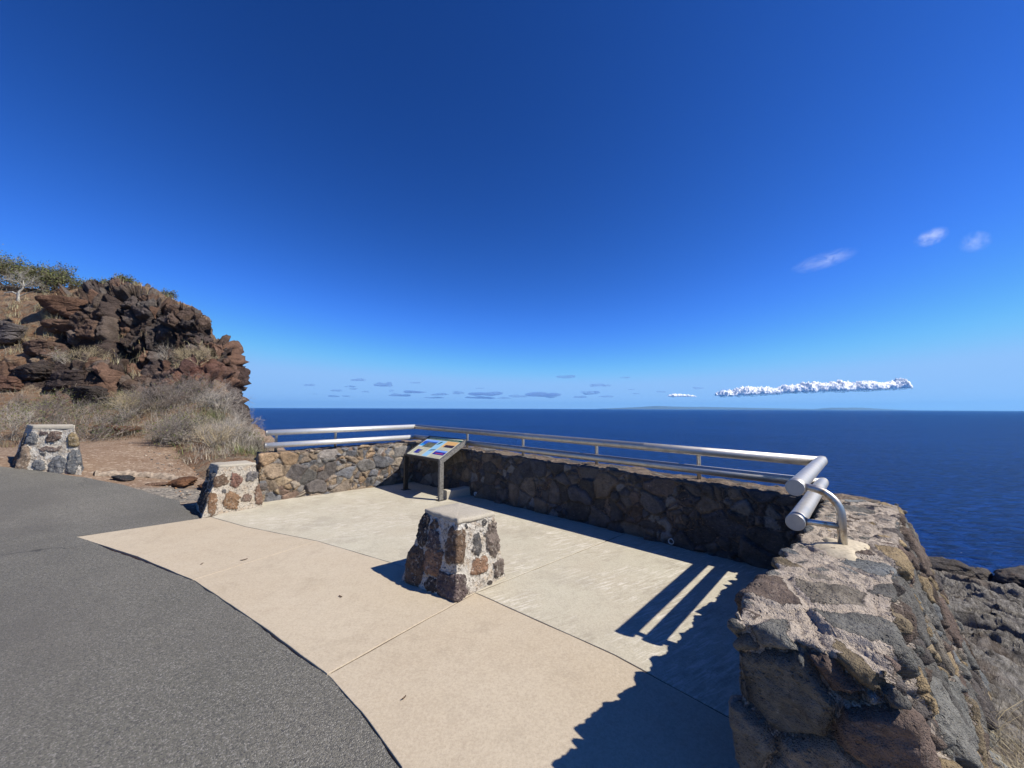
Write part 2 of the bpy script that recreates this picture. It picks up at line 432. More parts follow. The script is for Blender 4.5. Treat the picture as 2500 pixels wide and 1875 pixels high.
# concrete pads
JL = [(-4.10, 5.14), (-3.34, 4.74), (-2.18, 4.25), (-1.05, 3.61), (-.29, 3.10), (.63, 2.35), (1.04, 1.92), (1.5, 1.45)]
def pad(name, pts, mat, label, zt=.006, th=.12, s=1, gap=.0045):
    pts = [np.array(p, float) for p in pts]
    w = wiggle(pts, .05, .0045, s, closed=True)
    A = np.array(w); c = A.mean(0)
    area = .5 * np.sum(A[:, 0] * np.roll(A[:, 1], -1) - np.roll(A[:, 0], -1) * A[:, 1])
    if area < 0: A = A[::-1]
    t = np.roll(A, -1, 0) - np.roll(A, 1, 0); t /= np.linalg.norm(t, axis=1, keepdims=True) + 1e-9
    nin = np.stack([-t[:, 1], t[:, 0]], 1)
    rings = [(gap, -th), (gap, zt - .004), (gap + .001, zt - .001), (gap + .003, zt)]
    V = []; n = len(A)
    for d, zz in rings:
        q = A + nin * d; V += [(a, b, zz) for a, b in q]
    F = []
    for r in range(len(rings) - 1):
        for i in range(n): F.append([r * n + i, r * n + (i + 1) % n, (r + 1) * n + (i + 1) % n, (r + 1) * n + i])
    F.append([(len(rings) - 1) * n + i for i in range(n)])
    o = meshobj(name, np.array(V), F, mat, smooth=False, origin=(0, 0, 0))
    return tag(o, label, kind='structure')
jf = [(-4.96, 4.36), (-3.75, 3.83), (-2.75, 3.33), (-1.69, 2.66), (-1.0, 2.18), (-.71, 1.94), (-.43, 1.65), (-.22, 1.2), (-.09, .7), (-.02, .1), (.2, -.9), (1.4, -.9), (1.25, .9), (1.5, 1.6), (2.85, 3.1), (-1.75, 7.8), (-2.1, 7.75), (-4.05, 6.05), (-4.18, 5.07)]
o = meshobj('joint_filler', np.array([(a, b, 0.) for a, b in jf]), [list(range(len(jf)))], M_plain('joint_dirt', (.10, .075, .05), .95, .4, 30), smooth=False, origin=(0, 0, 0)); tag(o, 'dark dirt packed in the joints between the concrete pads', kind='structure')
c2 = [(-.29, 3.10), (-.60, 2.72), (-1.03, 2.17)]
pad('pavement', [(-5.01, 4.35), (-3.75, 3.80), (-2.76, 3.30), (-2.18, 4.25), (-3.34, 4.74), (-4.10, 5.14), (-4.21, 5.06)], TAN, 'tan concrete pad at the pointed left end', s=1)
pad('pavement', [(-2.76, 3.30), (-1.71, 2.63), (-1.03, 2.17), (-.60, 2.72), (-.29, 3.10), (-1.05, 3.61), (-2.18, 4.25)], TAN, 'tan concrete pad between the path and the centre bollard', .0075, s=2)
pad('pavement', [(-1.03, 2.17), (-.74, 1.92), (-.46, 1.64), (-.25, 1.2), (-.12, .7), (-.05, .1), (.1, -1.), (1.5, -1), (1.32, .9), (1.5, 1.45), (1.04, 1.92), (.63, 2.35), (-.29, 3.10), (-.60, 2.72)], TAN, 'tan concrete pad nearest the camera', .005, s=3)
pad('pavement', [(-4.10, 5.14), (-3.34, 4.74), (-2.18, 4.25), (-1.05, 3.61), (-.29, 3.10), (1.07, 4.28), (1.6, 4.75), (-1.75, 7.85), (-2.1, 7.8), (-4.1, 6.05)], GREY, 'grey brushed concrete pad around the sign', .006, s=4)
pad('pavement', [(-.29, 3.10), (.63, 2.35), (1.04, 1.92), (1.5, 1.45), (2.95, 3.15), (1.6, 4.75), (1.07, 4.28)], GREY, 'grey brushed concrete pad in the corner of the walls', .0045, s=5)

r5 = np.random.default_rng(44)
for i, (x_, y_, s_, lb) in enumerate(((-2.62, 3.72, .030, 'long brown dried leaf near the left joint of the tan pads'), (-2.95, 3.62, .018, 'small dark dried leaf left of the long brown one'), (-1.35, 3.02, .022, 'curled dark leaf on the tan pad left of the centre bollard'), (-.25, 4.35, .020, 'dark leaf on the grey pad behind the centre bollard'), (-.55, 2.0, .014, 'tiny leaf on the tan pad close to the camera'))):
    a_ = r5.uniform(0, 6.28); V = []
    for k in range(7):
        t = k / 6 * 2 - 1; w_ = s_ * .3 * (1 - t * t) + .001; cx, cy = x_ + math.cos(a_) * t * s_, y_ + math.sin(a_) * t * s_
        V += [(cx - math.sin(a_) * w_, cy + math.cos(a_) * w_, .012 + .006 * t * t), (cx, cy, .009 + .004 * t * t), (cx + math.sin(a_) * w_, cy - math.cos(a_) * w_, .012 + .006 * t * t)]
    o = meshobj('dried_leaf', np.array(V), grid_faces(7, 3), VEG, attrs={'col': np.tile((.10, .065, .04), (21, 1))}); tag(o, lb, 'leaf', 'dried leaves on the concrete')

# ------------------------------------------------------------------ masonry
PAL = np.array([(.15, .14, .125), (.20, .185, .165), (.13, .13, .135), (.26, .195, .13), (.30, .215, .13), (.31, .235, .15),
                (.19, .13, .095), (.23, .205, .18), (.12, .105, .095), (.29, .20, .12), (.27, .215, .16), (.17, .17, .175), (.22, .17, .12), (.30, .25, .19)])
PAL_N = np.array([(.16, .155, .145), (.21, .20, .185), (.15, .11, .09), (.20, .205, .21), (.17, .12, .10), (.26, .20, .13), (.10, .085, .08), (.20, .17, .14), (.15, .14, .13), (.30, .22, .13)])
PAL_N = PAL_N * np.array([.84, .86, .82])
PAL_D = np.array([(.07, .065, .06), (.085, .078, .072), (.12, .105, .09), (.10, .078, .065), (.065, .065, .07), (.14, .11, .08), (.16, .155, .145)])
def offset_loop(A, d):
    t = np.roll(A, -1, 0) - np.roll(A, 1, 0); t /= np.linalg.norm(t, axis=1, keepdims=True) + 1e-9
    return A + np.stack([-t[:, 1], t[:, 0]], 1) * d      # ccw loop: left normal points in

def stone_wall(name, corners, steps, ztop, zbot, zres, cell, pal, mat, label, cat, seed, batter=None, amp=.03, topamp=.016,
               mw_top=.026, mw_side=.001, warp=.05, aniso=(1, 1, 1.2), grit=0.):
    """corners: footprint quad at the top, ccw; steps: spacing along each side; ztop(p)->height; batter(i) outward spread of each corner per metre down"""
    C = [np.array(c, float) for c in corners]; loop = []; bo = []; n = len(C)
    for i in range(n):
        a, b = C[i], C[(i + 1) % n]; k = max(2, int(np.linalg.norm(b - a) / steps[i]))
        for j in range(k):
            loop.append(a + (b - a) * j / k)
            bo.append(np.array(batter[i]) * (1 - j / k) + np.array(batter[(i + 1) % n]) * j / k if batter else np.zeros(2))
    A = np.array(loop); bo = np.array(bo); nc = len(A)
    zt = ztop(A)
    rows = []
    nz = int((zt.mean() - zbot) / zres); R = .016
    for r in range(nz):
        f = r / nz; z_ = zbot + (zt - R - zbot) * f
        q = A + bo * (zt - z_)[:, None]; rows.append(np.concatenate([q, z_[:, None]], 1))
    for a_ in (0, 30, 60, 90):
        a_ = math.radians(a_)
        q = offset_loop(A, R * (1 - math.cos(a_))) + bo * R * 0
        rows.append(np.concatenate([q, (zt - R + R * math.sin(a_))[:, None]], 1))
    # top: pull the loop to the centre line
    a0 = (C[0] + C[3]) / 2; a1 = (C[1] + C[2]) / 2; ax = (a1 - a0); L = np.linalg.norm(ax); ax /= L; hw = np.linalg.norm(C[3] - C[0]) / 2
    tt = np.clip((A - a0) @ ax, hw * .9, L - hw * .9); mid = a0 + tt[:, None] * ax
    base = rows[-1][:, :2]; kt = max(3, int(hw / (steps[0] * 1.0)))
    for k in range(1, kt + 1):
        q = base + (mid - base) * (k / kt) * .999; rows.append(np.concatenate([q, ztop(q)[:, None]], 1))
    V = np.concatenate(rows); nr = len(rows); F = grid_faces(nr, nc, True)
    nrm = grid_normals(V, nr, nc, True)
    last = nr - kt
    top = np.zeros(len(V), bool); top[last * nc:] = True; nrm[top] = (0, 0, 1)
    w = np.stack([fbm(V * 5, 3, seed + 11), fbm(V * 5, 3, seed + 12), fbm(V * 5, 3, seed + 13)], 1) * warp
    sc = np.array(aniso) / cell
    c1, e, idh = voro((V + w) * sc, seed); e = e * cell
    # a few stones are split in smaller ones
    c3, e3, id3 = voro((V + w) * sc * 1.9, seed + 50); e3 = e3 * cell / 1.9
    sm = frac(idh * 13.7) < .38
    e = np.where(sm, np.minimum(e, e3), e); hh = np.where(sm, frac(idh + id3), idh)
    tp = np.clip(nrm[:, 2], 0, 1) ** 2
    prof = np.clip(e / .022, 0, 1) ** .6
    ctr = np.where(sm[:, None], c3 / (sc * 1.9), c1 / sc)
    tilt = ((V - ctr) * (np.stack([frac(hh * 31), frac(hh * 57), frac(hh * 91)], 1) - .5)).sum(1) * .35
    d = (amp * (1 - tp) + topamp * tp) * (prof - .55) + (frac(hh * 7.3) - .5) * (.03 * (1 - tp) + .014 * tp) * prof + tilt * prof * (1 - .6 * tp)
    d += fbm(V * 20, 5, seed + 5, .68) * .016 + fbm(V * 4, 2, seed + 6) * .010
    if grit: d += grit * (1 - .45 * tp) * (fbm(V * 38, 3, seed + 15, .6) - .5 * np.clip(fbm(V * 30, 2, seed + 16) - .15, 0, 1) * 3)
    V2 = V + nrm * d[:, None]
    pi = (frac(hh * 17.31) * len(pal)).astype(int) % len(pal); col = pal[pi] * (.75 + .5 * frac(hh * 5.77))[:, None]
    mw = mw_side * (1 - tp) + mw_top * tp + .012 * fbm(V * 9, 2, seed + 8)
    o = meshobj(name, V2, F, mat, attrs={'col': col, 'edge': e, 'mw': mw})
    return tag(o, label, cat)

un = lambda a: a / np.linalg.norm(a)
nl = np.array([-.6536, .757]); nb = np.array([.6758, .7371]); nrt = np.array([.70, -.714])
def line_z(a, b, za, zb):
    d = b - a; L2 = d @ d
    return lambda q: za + (zb - za) * np.clip(((q - a) @ d) / L2, -.1, 1.1) + .012 * fbm(np.concatenate([q * 3, np.zeros((len(q), 1))], 1), 2, 77)
dL = un(CL - LE)
stone_wall('stone_wall', [LE, CL + dL * .02, CL + dL * .35 + nl * .38, LE + nl * .38], [.012, .05, .05, .014], line_z(LE, CL, .755, .80), -.9, .013, .235, PAL, STONE,
           'sunlit low wall of brown, ochre and grey stones at the left, behind the sign', 'stone wall', 101,
           batter=[(0, 0), (0, 0), tuple(nl * .15), tuple(nl * .15 - dL * .04)], aniso=(1, 1, 1.25))
dB = un(CR - CL)
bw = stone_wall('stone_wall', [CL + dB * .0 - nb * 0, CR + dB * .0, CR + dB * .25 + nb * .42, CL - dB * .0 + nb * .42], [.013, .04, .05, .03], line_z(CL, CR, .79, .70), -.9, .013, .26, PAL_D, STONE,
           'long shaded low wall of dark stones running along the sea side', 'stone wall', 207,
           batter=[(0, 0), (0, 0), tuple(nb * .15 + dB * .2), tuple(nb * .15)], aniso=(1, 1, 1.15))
dR = un(CR - RE)
REi = np.array([.84, 1.44]); CRi = np.array([2.76, 3.27]); O1 = np.array([3.14, 3.06]); O0 = np.array([1.14, 1.16])
stone_wall('stone_wall', [O0, O1 + dR * .15, CRi, REi], [.0075, .03, .0085, .0075], lambda q: .715 + .02 * fbm(np.concatenate([q * 2.5, np.zeros((len(q), 1))], 1), 2, 5), -.95, .0085, .25, PAL_N, STONE_N,
           'thick rubble wall nearest the camera with a mortared top, dark shaded end and sunlit outer face', 'stone wall', 418,
           batter=[(.19, -.155), (.26, -.20), (0, 0), (0, 0)], amp=.05, topamp=.014, mw_top=.026, mw_side=.004, warp=.035, aniso=(1, 1, 1.15), grit=.008)

# ------------------------------------------------------------------ pipes
def tube(P, r, seg=20, cap=True):
    P = np.asarray(P, float); n = len(P); V = []
    up = np.array([0, 0, 1.])
    T = np.gradient(P, axis=0); T /= np.linalg.norm(T, axis=1, keepdims=True)
    ref = np.cross(T[0], up); ref = ref if np.linalg.norm(ref) > .1 else np.array([1., 0, 0]); ref /= np.linalg.norm(ref)
    rr = np.broadcast_to(r, (n,))
    for i in range(n):
        a = ref - T[i] * (ref @ T[i]); a /= np.linalg.norm(a); b = np.cross(T[i], a); ref = a
        for k in range(seg):
            t = 2 * math.pi * k / seg; V.append(P[i] + (a * math.cos(t) + b * math.sin(t)) * rr[i])
    F = [[i * seg + k, i * seg + (k + 1) % seg, (i + 1) * seg + (k + 1) % seg, (i + 1) * seg + k] for i in range(n - 1) for k in range(seg)]
    if cap: F.append(list(range(seg))[::-1]); F.append([(n - 1) * seg + k for k in range(seg)])
    return V, F

def join(parts):
    V = []; F = []
    for v, f in parts:
        o_ = len(V); V += list(v); F += [[i + o_ for i in q] for q in f]
    return np.array(V), F

def seg_pipe(a, b, r, marks=(), seg=28):
    a = np.array(a, float); b = np.array(b, float); d = b - a
    ts = [0, 1]; rr = {0: r, 1: r}
    L = np.linalg.norm(d); pts = [(0, r), (1, r)]
    for m_ in marks:                      # weld rings
        for o_, q in ((-.012, r), (-.006, r * 1.03), (.006, r * 1.03), (.012, r)): pts.append((m_ + o_ / L, q))
    pts.sort(); return tube([a + d * t for t, _ in pts], [q for _, q in pts], seg)

rail = empty('guard_rail', (CL[0], CL[1], .8), 'brushed steel two-pipe guard rail mounted along the tops of the stone walls', 'guard rail')
RR = .046
# axis points (x, y, z) of the rails, measured along the walls
tl = np.array([-3.96, 6.00, 1.09]); tc = np.array([-1.995, 7.66, 1.115]); tr = np.array([2.78, 3.36, 1.03]); te = np.array([1.71, 2.26, 1.03])
ll = np.array([-3.96, 5.99, .885]); lc = np.array([-1.995, 7.66, .905]); lr = np.array([2.78, 3.36, .835]); le = np.array([1.68, 2.23, .835])
def pipe(name, a, b, r=RR, marks=(), mat=STEEL, par=rail, seg=28):
    v, f = seg_pipe(a, b, r, marks, seg); return meshobj(name, np.array(v), f, mat, parent=par)
fr = un(tr - te)
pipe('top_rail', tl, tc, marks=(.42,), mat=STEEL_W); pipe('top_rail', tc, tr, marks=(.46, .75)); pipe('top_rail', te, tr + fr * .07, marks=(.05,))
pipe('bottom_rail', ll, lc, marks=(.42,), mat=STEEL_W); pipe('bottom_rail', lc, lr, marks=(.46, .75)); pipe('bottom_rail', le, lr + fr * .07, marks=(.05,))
meshobj('rail_joint', *(lambda s: (np.array(s[0]), s[1]))(tube([tc - (0, 0, .002), tc + (0, 0, .001)], RR * .98)), STEEL, parent=rail)
def capm(c, d, r=RR):
    d = un(d); v, f = tube([c + d * .001, c - d * .012, c - d * .015], [r * 1.05, r * 1.05, r * 1.0], 28)
    return meshobj('end_cap', np.array(v), f, STEEL_C, parent=rail)
capm(te, tr - te); capm(le, lr - le); capm(tl, tc - tl); capm(ll, lc - ll)
rear = tr + fr * .07; capm(rear, te - tr); rear = lr + fr * .07; capm(rear, le - lr)
def post(pt, pl, out, zb, mat=STEEL, parent=rail, reach=.19, rp=.022, pad_r=None):
    """gooseneck: from the top rail out, down into the wall, with a strut to the lower rail"""
    out3 = np.array([out[0], out[1], 0.]); s = np.array(pt) + out3 * (RR * .9); foot = np.array([pt[0] + out[0] * reach, pt[1] + out[1] * reach])
    Rb = reach - RR * .9 - .02
    pts = [s]
    for k in range(0, 10):
        a = math.pi / 2 * k / 9
        pts.append(np.array([foot[0] - out[0] * Rb * (1 - math.sin(a)), foot[1] - out[1] * Rb * (1 - math.sin(a)), pt[2] - Rb * (1 - math.cos(a))]))
    pts.append(np.array([foot[0], foot[1], zb]))
    v, f = tube(pts, rp, 20); p = meshobj('post', np.array(v), f, mat, parent=parent)
    a = np.array(pl) + out3 * (RR * .9); b = np.array([foot[0], foot[1], pl[2] - .004])
    v, f = tube([a, a + (b - a) * .1, b], [.026, .017, .017], 16); meshobj('strut', np.array(v), f, STEEL_ST if mat is STEEL_ST else STEEL, parent=parent)
    return p
def lerp(a, b, t): return a + (b - a) * t
for t in (.06, .42): post(lerp(tl, tc, t), lerp(ll, lc, t), nl, .70, reach=.15)
for t in (.225, .433, .636, .835): post(lerp(tc, tr, t), lerp(lc, lr, t), nb, .66, reach=.16)
post(te + fr * .06, le + fr * .06, nrt, .66, mat=STEEL_ST, reach=.20)
# cement pad around the foot of the near post
pf = (te + fr * .06)[:2] + nrt * .20
th = np.linspace(0, 2 * math.pi, 40, endpoint=False)
R0 = np.array([.085 + .03 * math.sin(2 * t + .4) + .012 * math.sin(5 * t) + .008 * math.sin(9 * t + 1) for t in th])
V = []; 
for k, (f_, zz) in enumerate([(1.7, .705), (1.35, .728), (.8, .735), (.05, .737)]):
    V += [(pf[0] + math.cos(t) * r * f_, pf[1] + math.sin(t) * r * f_, zz) for t, r in zip(th, R0)]
o = meshobj('cement_footing', np.array(V), grid_faces(4, 40, True), M_plain('pale_cement', (.50, .43, .31), .9, .3, 60), parent=rail)

# ------------------------------------------------------------------ bollards
def bollard(bc, tcn, zb, zt, stones, mat, label, seed, capth=.032, res=.007, over=-.002, amp=.019):
    """bc/tcn: 4 base / top corners, ccw seen from above, [0]-[1] and [0]-[3] meet in the front corner"""
    bc = [np.array(c, float) for c in bc]; tcn = [np.array(c, float) for c in tcn]
    root = empty('stone_bollard', (*np.mean(bc, 0), zb), label, 'bollard', 'stone bollards around the lookout')
    A = []; B = []
    for i in range(4):
        k = int(np.linalg.norm(bc[(i + 1) % 4] - bc[i]) / res)
        for j in range(k):
            A.append(lerp(bc[i], bc[(i + 1) % 4], j / k)); B.append(lerp(tcn[i], tcn[(i + 1) % 4], j / k))
    A = np.array(A); B = np.array(B); nc = len(A); zt0 = zt - capth
    nz = int((zt0 - zb) / res); rows = []
    for r in range(nz + 1):
        f = r / nz; g = f + .10 * math.sin(math.pi * f) * (1 - f)      # slight flare at the foot
        rows.append(np.concatenate([lerp(A, B, g), np.full((nc, 1), zb - .02 + (zt0 - zb + .02) * f)], 1))
    V = np.concatenate(rows); nr = len(rows); n = grid_normals(V, nr, nc, True)
    H = zt0 - zb
    W = np.linalg.norm(bc[1] - bc[0])
    p = V + np.stack([fbm(V * 9, 3, seed), fbm(V * 9, 3, seed + 1), fbm(V * 9, 3, seed + 2)], 1) * .045
    p = p + np.stack([fbm(V * 26, 3, seed + 6, .7), fbm(V * 26, 3, seed + 7, .7), fbm(V * 26, 3, seed + 8, .7)], 1) * .022; e = np.full(len(V), -.05); col = np.tile(np.array([.1, .08, .07]), (len(V), 1)); bul = np.zeros(len(V))
    for (fc, u, v, ru, rv, c) in stones:
        i0, i1 = [(0, 1), (0, 3), (1, 2), (2, 3)][fc]      # front-right face, front-left face, and the two behind
        bp = lerp(bc[i0], bc[i1], u); tp_ = lerp(tcn[i0], tcn[i1], u); q = lerp(bp, tp_, v); z_ = zb + H * v
        ed = lerp(bc[i1] - bc[i0], tcn[i1] - tcn[i0], v); wl = np.linalg.norm(ed); ed = ed / wl
        nn = np.array([ed[1], -ed[0]]); cen = np.mean(bc, 0)
        if nn @ (q - cen) < 0: nn = -nn
        d = p - np.array([q[0], q[1], z_])
        du = (d[:, :2] @ ed) / (ru * wl); dn = (d[:, :2] @ nn) / (max(ru * wl, rv * H) * .9); dv = d[:, 2] / (rv * H)
        pw = 2.6
        rad = (np.abs(du) ** pw + np.abs(dn) ** pw + np.abs(dv) ** pw) ** (1 / pw)
        ee = (1 - rad) * min(ru * wl, rv * H)
        m = ee > e; e = np.where(m, ee, e); col[m] = c
        bul = np.maximum(bul, np.clip((1 - rad) * 3.2, 0, 1) ** .55 * min(1, min(ru * wl, rv * H) / .08))
    d = amp * bul + .018 * fbm(V * 16, 5, seed + 4, .7) * (.5 + bul) + .014 * fbm(V * 5, 2, seed + 5) + .006 * fbm(V * 40, 3, seed + 14)
    V2 = V + n * d[:, None]; V2[:, 2] = np.maximum(V2[:, 2], zb - .03)
    meshobj('rubble_body', V2, grid_faces(nr, nc, True), mat, parent=root, attrs={'col': col, 'edge': e, 'mw': np.full(len(V), .003)})
    # cap slab
    tc2 = [c + un(c - np.mean(tcn, 0)) * over for c in tcn]; L = []
    for i in range(4):
        for j in range(26): L.append(lerp(tc2[i], tc2[(i + 1) % 4], j / 26))
    L = np.array(L); cen = L.mean(0); rows = []
    for ins, zz in ((.10, zt0 - .012), (.0, zt0 - .008), (-.004, zt0 + .008), (0, zt - .012), (.006, zt - .004), (.018, zt), (.5, zt), (.999, zt)):
        f = ins / 1.; q = L + (cen - L) * f if ins > .05 else L + (cen - L) / np.linalg.norm(cen - L, axis=1, keepdims=True) * ins
        rows.append(np.concatenate([q, np.full((len(L), 1), zz)], 1))
    V = np.concatenate(rows); V += (fbm(V * 14, 4, seed + 9, .65) * .016)[:, None] * np.array([1, 1, .35])
    meshobj('cap', V, grid_faces(len(rows), len(L), True), CAPC, parent=root)
    return root
DG = (.085, .082, .08); BR = (.13, .085, .055); RU = (.22, .13, .08); BK = (.05, .042, .038); GB = (.15, .12, .10); BG = (.13, .135, .14); OC = (.22, .155, .075); PU = (.10, .075, .07); TB = (.21, .155, .11)
# centre bollard
bollard([(-.43, 2.94), (-.04, 3.40), (-.60, 3.78), (-.97, 3.30)], [(-.435, 3.05), (-.15, 3.27), (-.50, 3.61), (-.78, 3.38)], 0, .60,
        [(0, .02, .72, .20, .22, BR), (0, .48, .66, .11, .18, DG), (0, .86, .64, .17, .26, GB), (0, .46, .33, .18, .13, RU), (0, .02, .17, .24, .19, PU), (0, .90, .22, .14, .14, GB), (0, .72, .92, .08, .05, DG), (0, .66, .06, .08, .04, BK), (0, .25, .93, .08, .04, DG),
         (1, .86, .76, .15, .24, BK), (1, .60, .90, .11, .10, BR), (1, .55, .67, .15, .18, PU), (1, .82, .25, .20, .28, BR), (1, .47, .38, .19, .20, RU), (1, .45, .09, .12, .09, BK), (1, .14, .70, .13, .25, BR), (1, .16, .16, .2, .18, PU),
         (2, .3, .3, .18, .2, BR), (2, .7, .6, .2, .2, DG), (3, .3, .6, .2, .2, PU), (3, .7, .3, .2, .2, GB)], WHITE,
        'whitewashed stone bollard standing alone in the middle of the concrete floor', 21)
# bollard at the end of the left wall
bollard([(-4.23, 5.14), (-3.73, 5.65), (-4.40, 6.36), (-4.92, 5.85)], [(-4.25, 5.42), (-3.89, 5.67), (-4.25, 5.97), (-4.57, 5.65)], 0, .66,
        [(0, .17, .70, .15, .13, BR), (0, .50, .68, .15, .17, (.17, .09, .065)), (0, .85, .74, .13, .13, (.14, .13, .125)), (0, .30, .47, .08, .045, DG), (0, .45, .26, .15, .20, (.20, .12, .065)), (0, .10, .25, .10, .25, (.19, .11, .06)),
         (0, .72, .27, .09, .14, (.15, .10, .075)), (0, .97, .34, .10, .26, (.17, .105, .07)), (1, .3, .7, .2, .2, DG), (1, .7, .35, .2, .28, BK), (1, .3, .25, .18, .25, BK), (1, .75, .8, .15, .15, BK), (2, .5, .5, .3, .3, BR)], CREAM,
        'cream mortared stone bollard beside the end of the left wall', 45, amp=.024)
# far left bollard on the uphill side of the path, on the asphalt edge
zb1 = .30
bollard([(-8.48, 6.34), (-7.62, 6.63), (-8.62, 7.45), (-9.55, 7.08)], [(-8.33, 6.45), (-7.80, 6.62), (-8.35, 7.05), (-8.98, 6.86)], zb1, 1.17,
        [(0, .10, .80, .13, .14, BG), (0, .28, .92, .08, .05, PU), (0, .52, .83, .16, .11, (.11, .075, .06)), (0, .48, .57, .21, .06, (.16, .12, .10)), (0, .93, .76, .13, .17, (.20, .15, .08)), (0, .04, .40, .13, .30, TB),
         (0, .35, .22, .10, .14, BG), (0, .63, .20, .15, .22, BG), (0, .90, .28, .12, .28, (.12, .125, .125)), (0, .37, .46, .08, .04, DG), (1, .4, .7, .2, .2, BK), (1, .4, .3, .2, .2, BR), (2, .5, .5, .2, .2, GB)], WHITE,
        'largest white stone bollard at the far left edge of the asphalt path', 63, capth=.06, res=.011, amp=.03)

# ------------------------------------------------------------------ sign
def prism(poly2, frame, w0, w1):
    """poly2 in the (a, z) plane of frame=(origin, a-dir, b-dir); extruded along b from w0 to w1"""
    o_, a_, b_ = frame; n = len(poly2); V = [o_ + a_ * p[0] + b_ * w0 + np.array([0, 0, p[1]]) for p in poly2] + [o_ + a_ * p[0] + b_ * w1 + np.array([0, 0, p[1]]) for p in poly2]
    F = [list(range(n)), [n + i for i in range(n)][::-1]] + [[i, (i + 1) % n, n + (i + 1) % n, n + i][::-1] for i in range(n)]
    return np.array(V), F
sa = un(np.array([.700, .714])); sb = np.array([sa[1], -sa[0]])        # away from the viewer / to the right along the panel
s0 = np.array([-1.985, 6.86, 0.]); SW = 1.15
A3 = np.array([*sa, 0]); B3 = np.array([*sb, 0])
sign = empty('information_sign', tuple(s0 + B3 * SW / 2), 'low slanted information panel on two dark metal legs in the far corner', 'sign')
fr_ = (s0, A3, B3)
H0, H1, SL = .655, .965, .545
arm_poly = [(0, H0 - .075), (.075, H0 - .04), (SL, H1 - .085), (SL + .012, H1 - .03), (SL, H1), (0, H0)]
leg_poly = [(0, .012), (.075, .012), (.075, H0 - .045), (0, H0 - .08)]
tk = .045
for w, mt in ((0, FRAME), (SW - tk, FRAME_L)):
    V, F = prism(leg_poly, fr_, w, w + tk); meshobj('leg', V, F, mt, parent=sign, smooth=False)
    V, F = prism(arm_poly, fr_, w - .001, w + tk + .001); meshobj('side_arm', V, F, mt, parent=sign, smooth=False)
    V, F = prism([(-.03, .004), (.11, .004), (.11, .014), (-.03, .014)], fr_, w - .03, w + tk + .03); meshobj('foot_plate', V, F, FRAME, parent=sign, smooth=False)
ck = (H1 - H0) / SL
V, F = prism([(.012, H0 - .035), (.012, H0 - .002), (.05, H0 + .05 * ck - .006), (.05, H0 - .03)], fr_, tk + .002, SW - tk - .002); meshobj('front_bar', V, F, FRAME, parent=sign, smooth=False)
V, F = prism([(SL - .04, H1 - .06), (SL - .04, H1 - .008 - .04 * ck), (SL, H1 - .004), (SL, H1 - .05)], fr_, tk + .002, SW - tk - .002); meshobj('rear_bar', V, F, FRAME, parent=sign, smooth=False)
pw0, pw1, pa0, pa1 = tk + .004, SW - tk - .004, .03, SL - .02
def on_panel(u, v, lift=0.):
    """u left to right, v bottom to top of the printed panel"""
    a = pa0 + (pa1 - pa0) * v
    nrm_ = un(np.array([-ck, 1.]))
    return s0 + A3 * (a + nrm_[0] * lift) + B3 * (pw0 + (pw1 - pw0) * u) + np.array([0, 0, H0 - .006 + a * ck + nrm_[1] * lift])
def M_flat(name, col): 
    m, nt, b = nmat(name); b.inputs['Base Color'].default_value = (*col, 1); b.inputs['Roughness'].default_value = .35; return m
panel_base = M_flat('panel_cream', (.62, .60, .40))
V = [on_panel(u, v, l) for l in (-.012, 0) for u, v in ((0, 0), (1, 0), (1, 1), (0, 1))]
panel = meshobj('panel', np.array(V), [[3, 2, 1, 0], [4, 5, 6, 7], [0, 1, 5, 4], [1, 2, 6, 5], [2, 3, 7, 6], [3, 0, 4, 7]], panel_base, parent=sign, smooth=False)
def patch(name, quad, mat, lift=.0012, nu=1, nv=1, fn=None):
    """a printed area of the panel; quad: four (u, v) corners"""
    q = [np.array(c, float) for c in quad]; V = []
    for j in range(nv + 1):
        for i in range(nu + 1):
            a = lerp(q[0], q[1], i / nu); b = lerp(q[3], q[2], i / nu); c = lerp(a, b, j / nv)
            V.append(on_panel(c[0], c[1], lift))
    o = meshobj(name, np.array(V), grid_faces(nv + 1, nu + 1), mat, parent=None, smooth=False)
    o.parent = panel; o.location = Vector(o.location) - Vector(sign.location) 
    return o
def rectq(u0, v0, u1, v1): return [(u0, v0), (u1, v0), (u1, v1), (u0, v1)]
green = M_flat('panel_green', (.012, .075, .045))
patch('heading_band', rectq(.0, .86, 1, .95), green)
def M_print(name, fn):
    m, nt, b = nmat(name); b.inputs['Roughness'].default_value = .4; fn(m, nt, b); return m
def p_text(m, nt, b):
    v = coords(nt, 'Object'); n_ = noise(nt, vscale(nt, v, (60, 60, 260)), 1, 3, .7)
    nt.links.new(mix(nt, remap(nt, n_, .45, .6), (.60, .57, .38), (.36, .34, .22)), b.inputs['Base Color'])
def p_coast(m, nt, b):
    v = coords(nt, 'Object'); n_ = noise(nt, v, 22, 5, .7)
    nt.links.new(mix(nt, remap(nt, n_, .42, .6), (.07, .085, .045), (.20, .19, .10)), b.inputs['Base Color'])
TXT = M_print('panel_print', p_text); COAST = M_print('panel_land', p_coast)
blue = M_flat('panel_blue', (.01, .09, .50)); sky_b = M_flat('panel_sky', (.20, .38, .75)); cyan = M_flat('panel_pale_blue', (.30, .55, .70)); teal = M_flat('panel_surf', (.02, .30, .62))
navy = M_flat('panel_navy', (.02, .02, .26)); orange = M_flat('panel_orange', (.72, .42, .14)); dark = M_flat('panel_dark', (.035, .02, .03)); red = M_flat('panel_red', (.40, .06, .07)); white = M_flat('panel_white', (.75, .78, .75))
patch('photo', rectq(.02, .44, .44, .84), blue); patch('photo', rectq(.02, .74, .44, .84), sky_b, .0018)
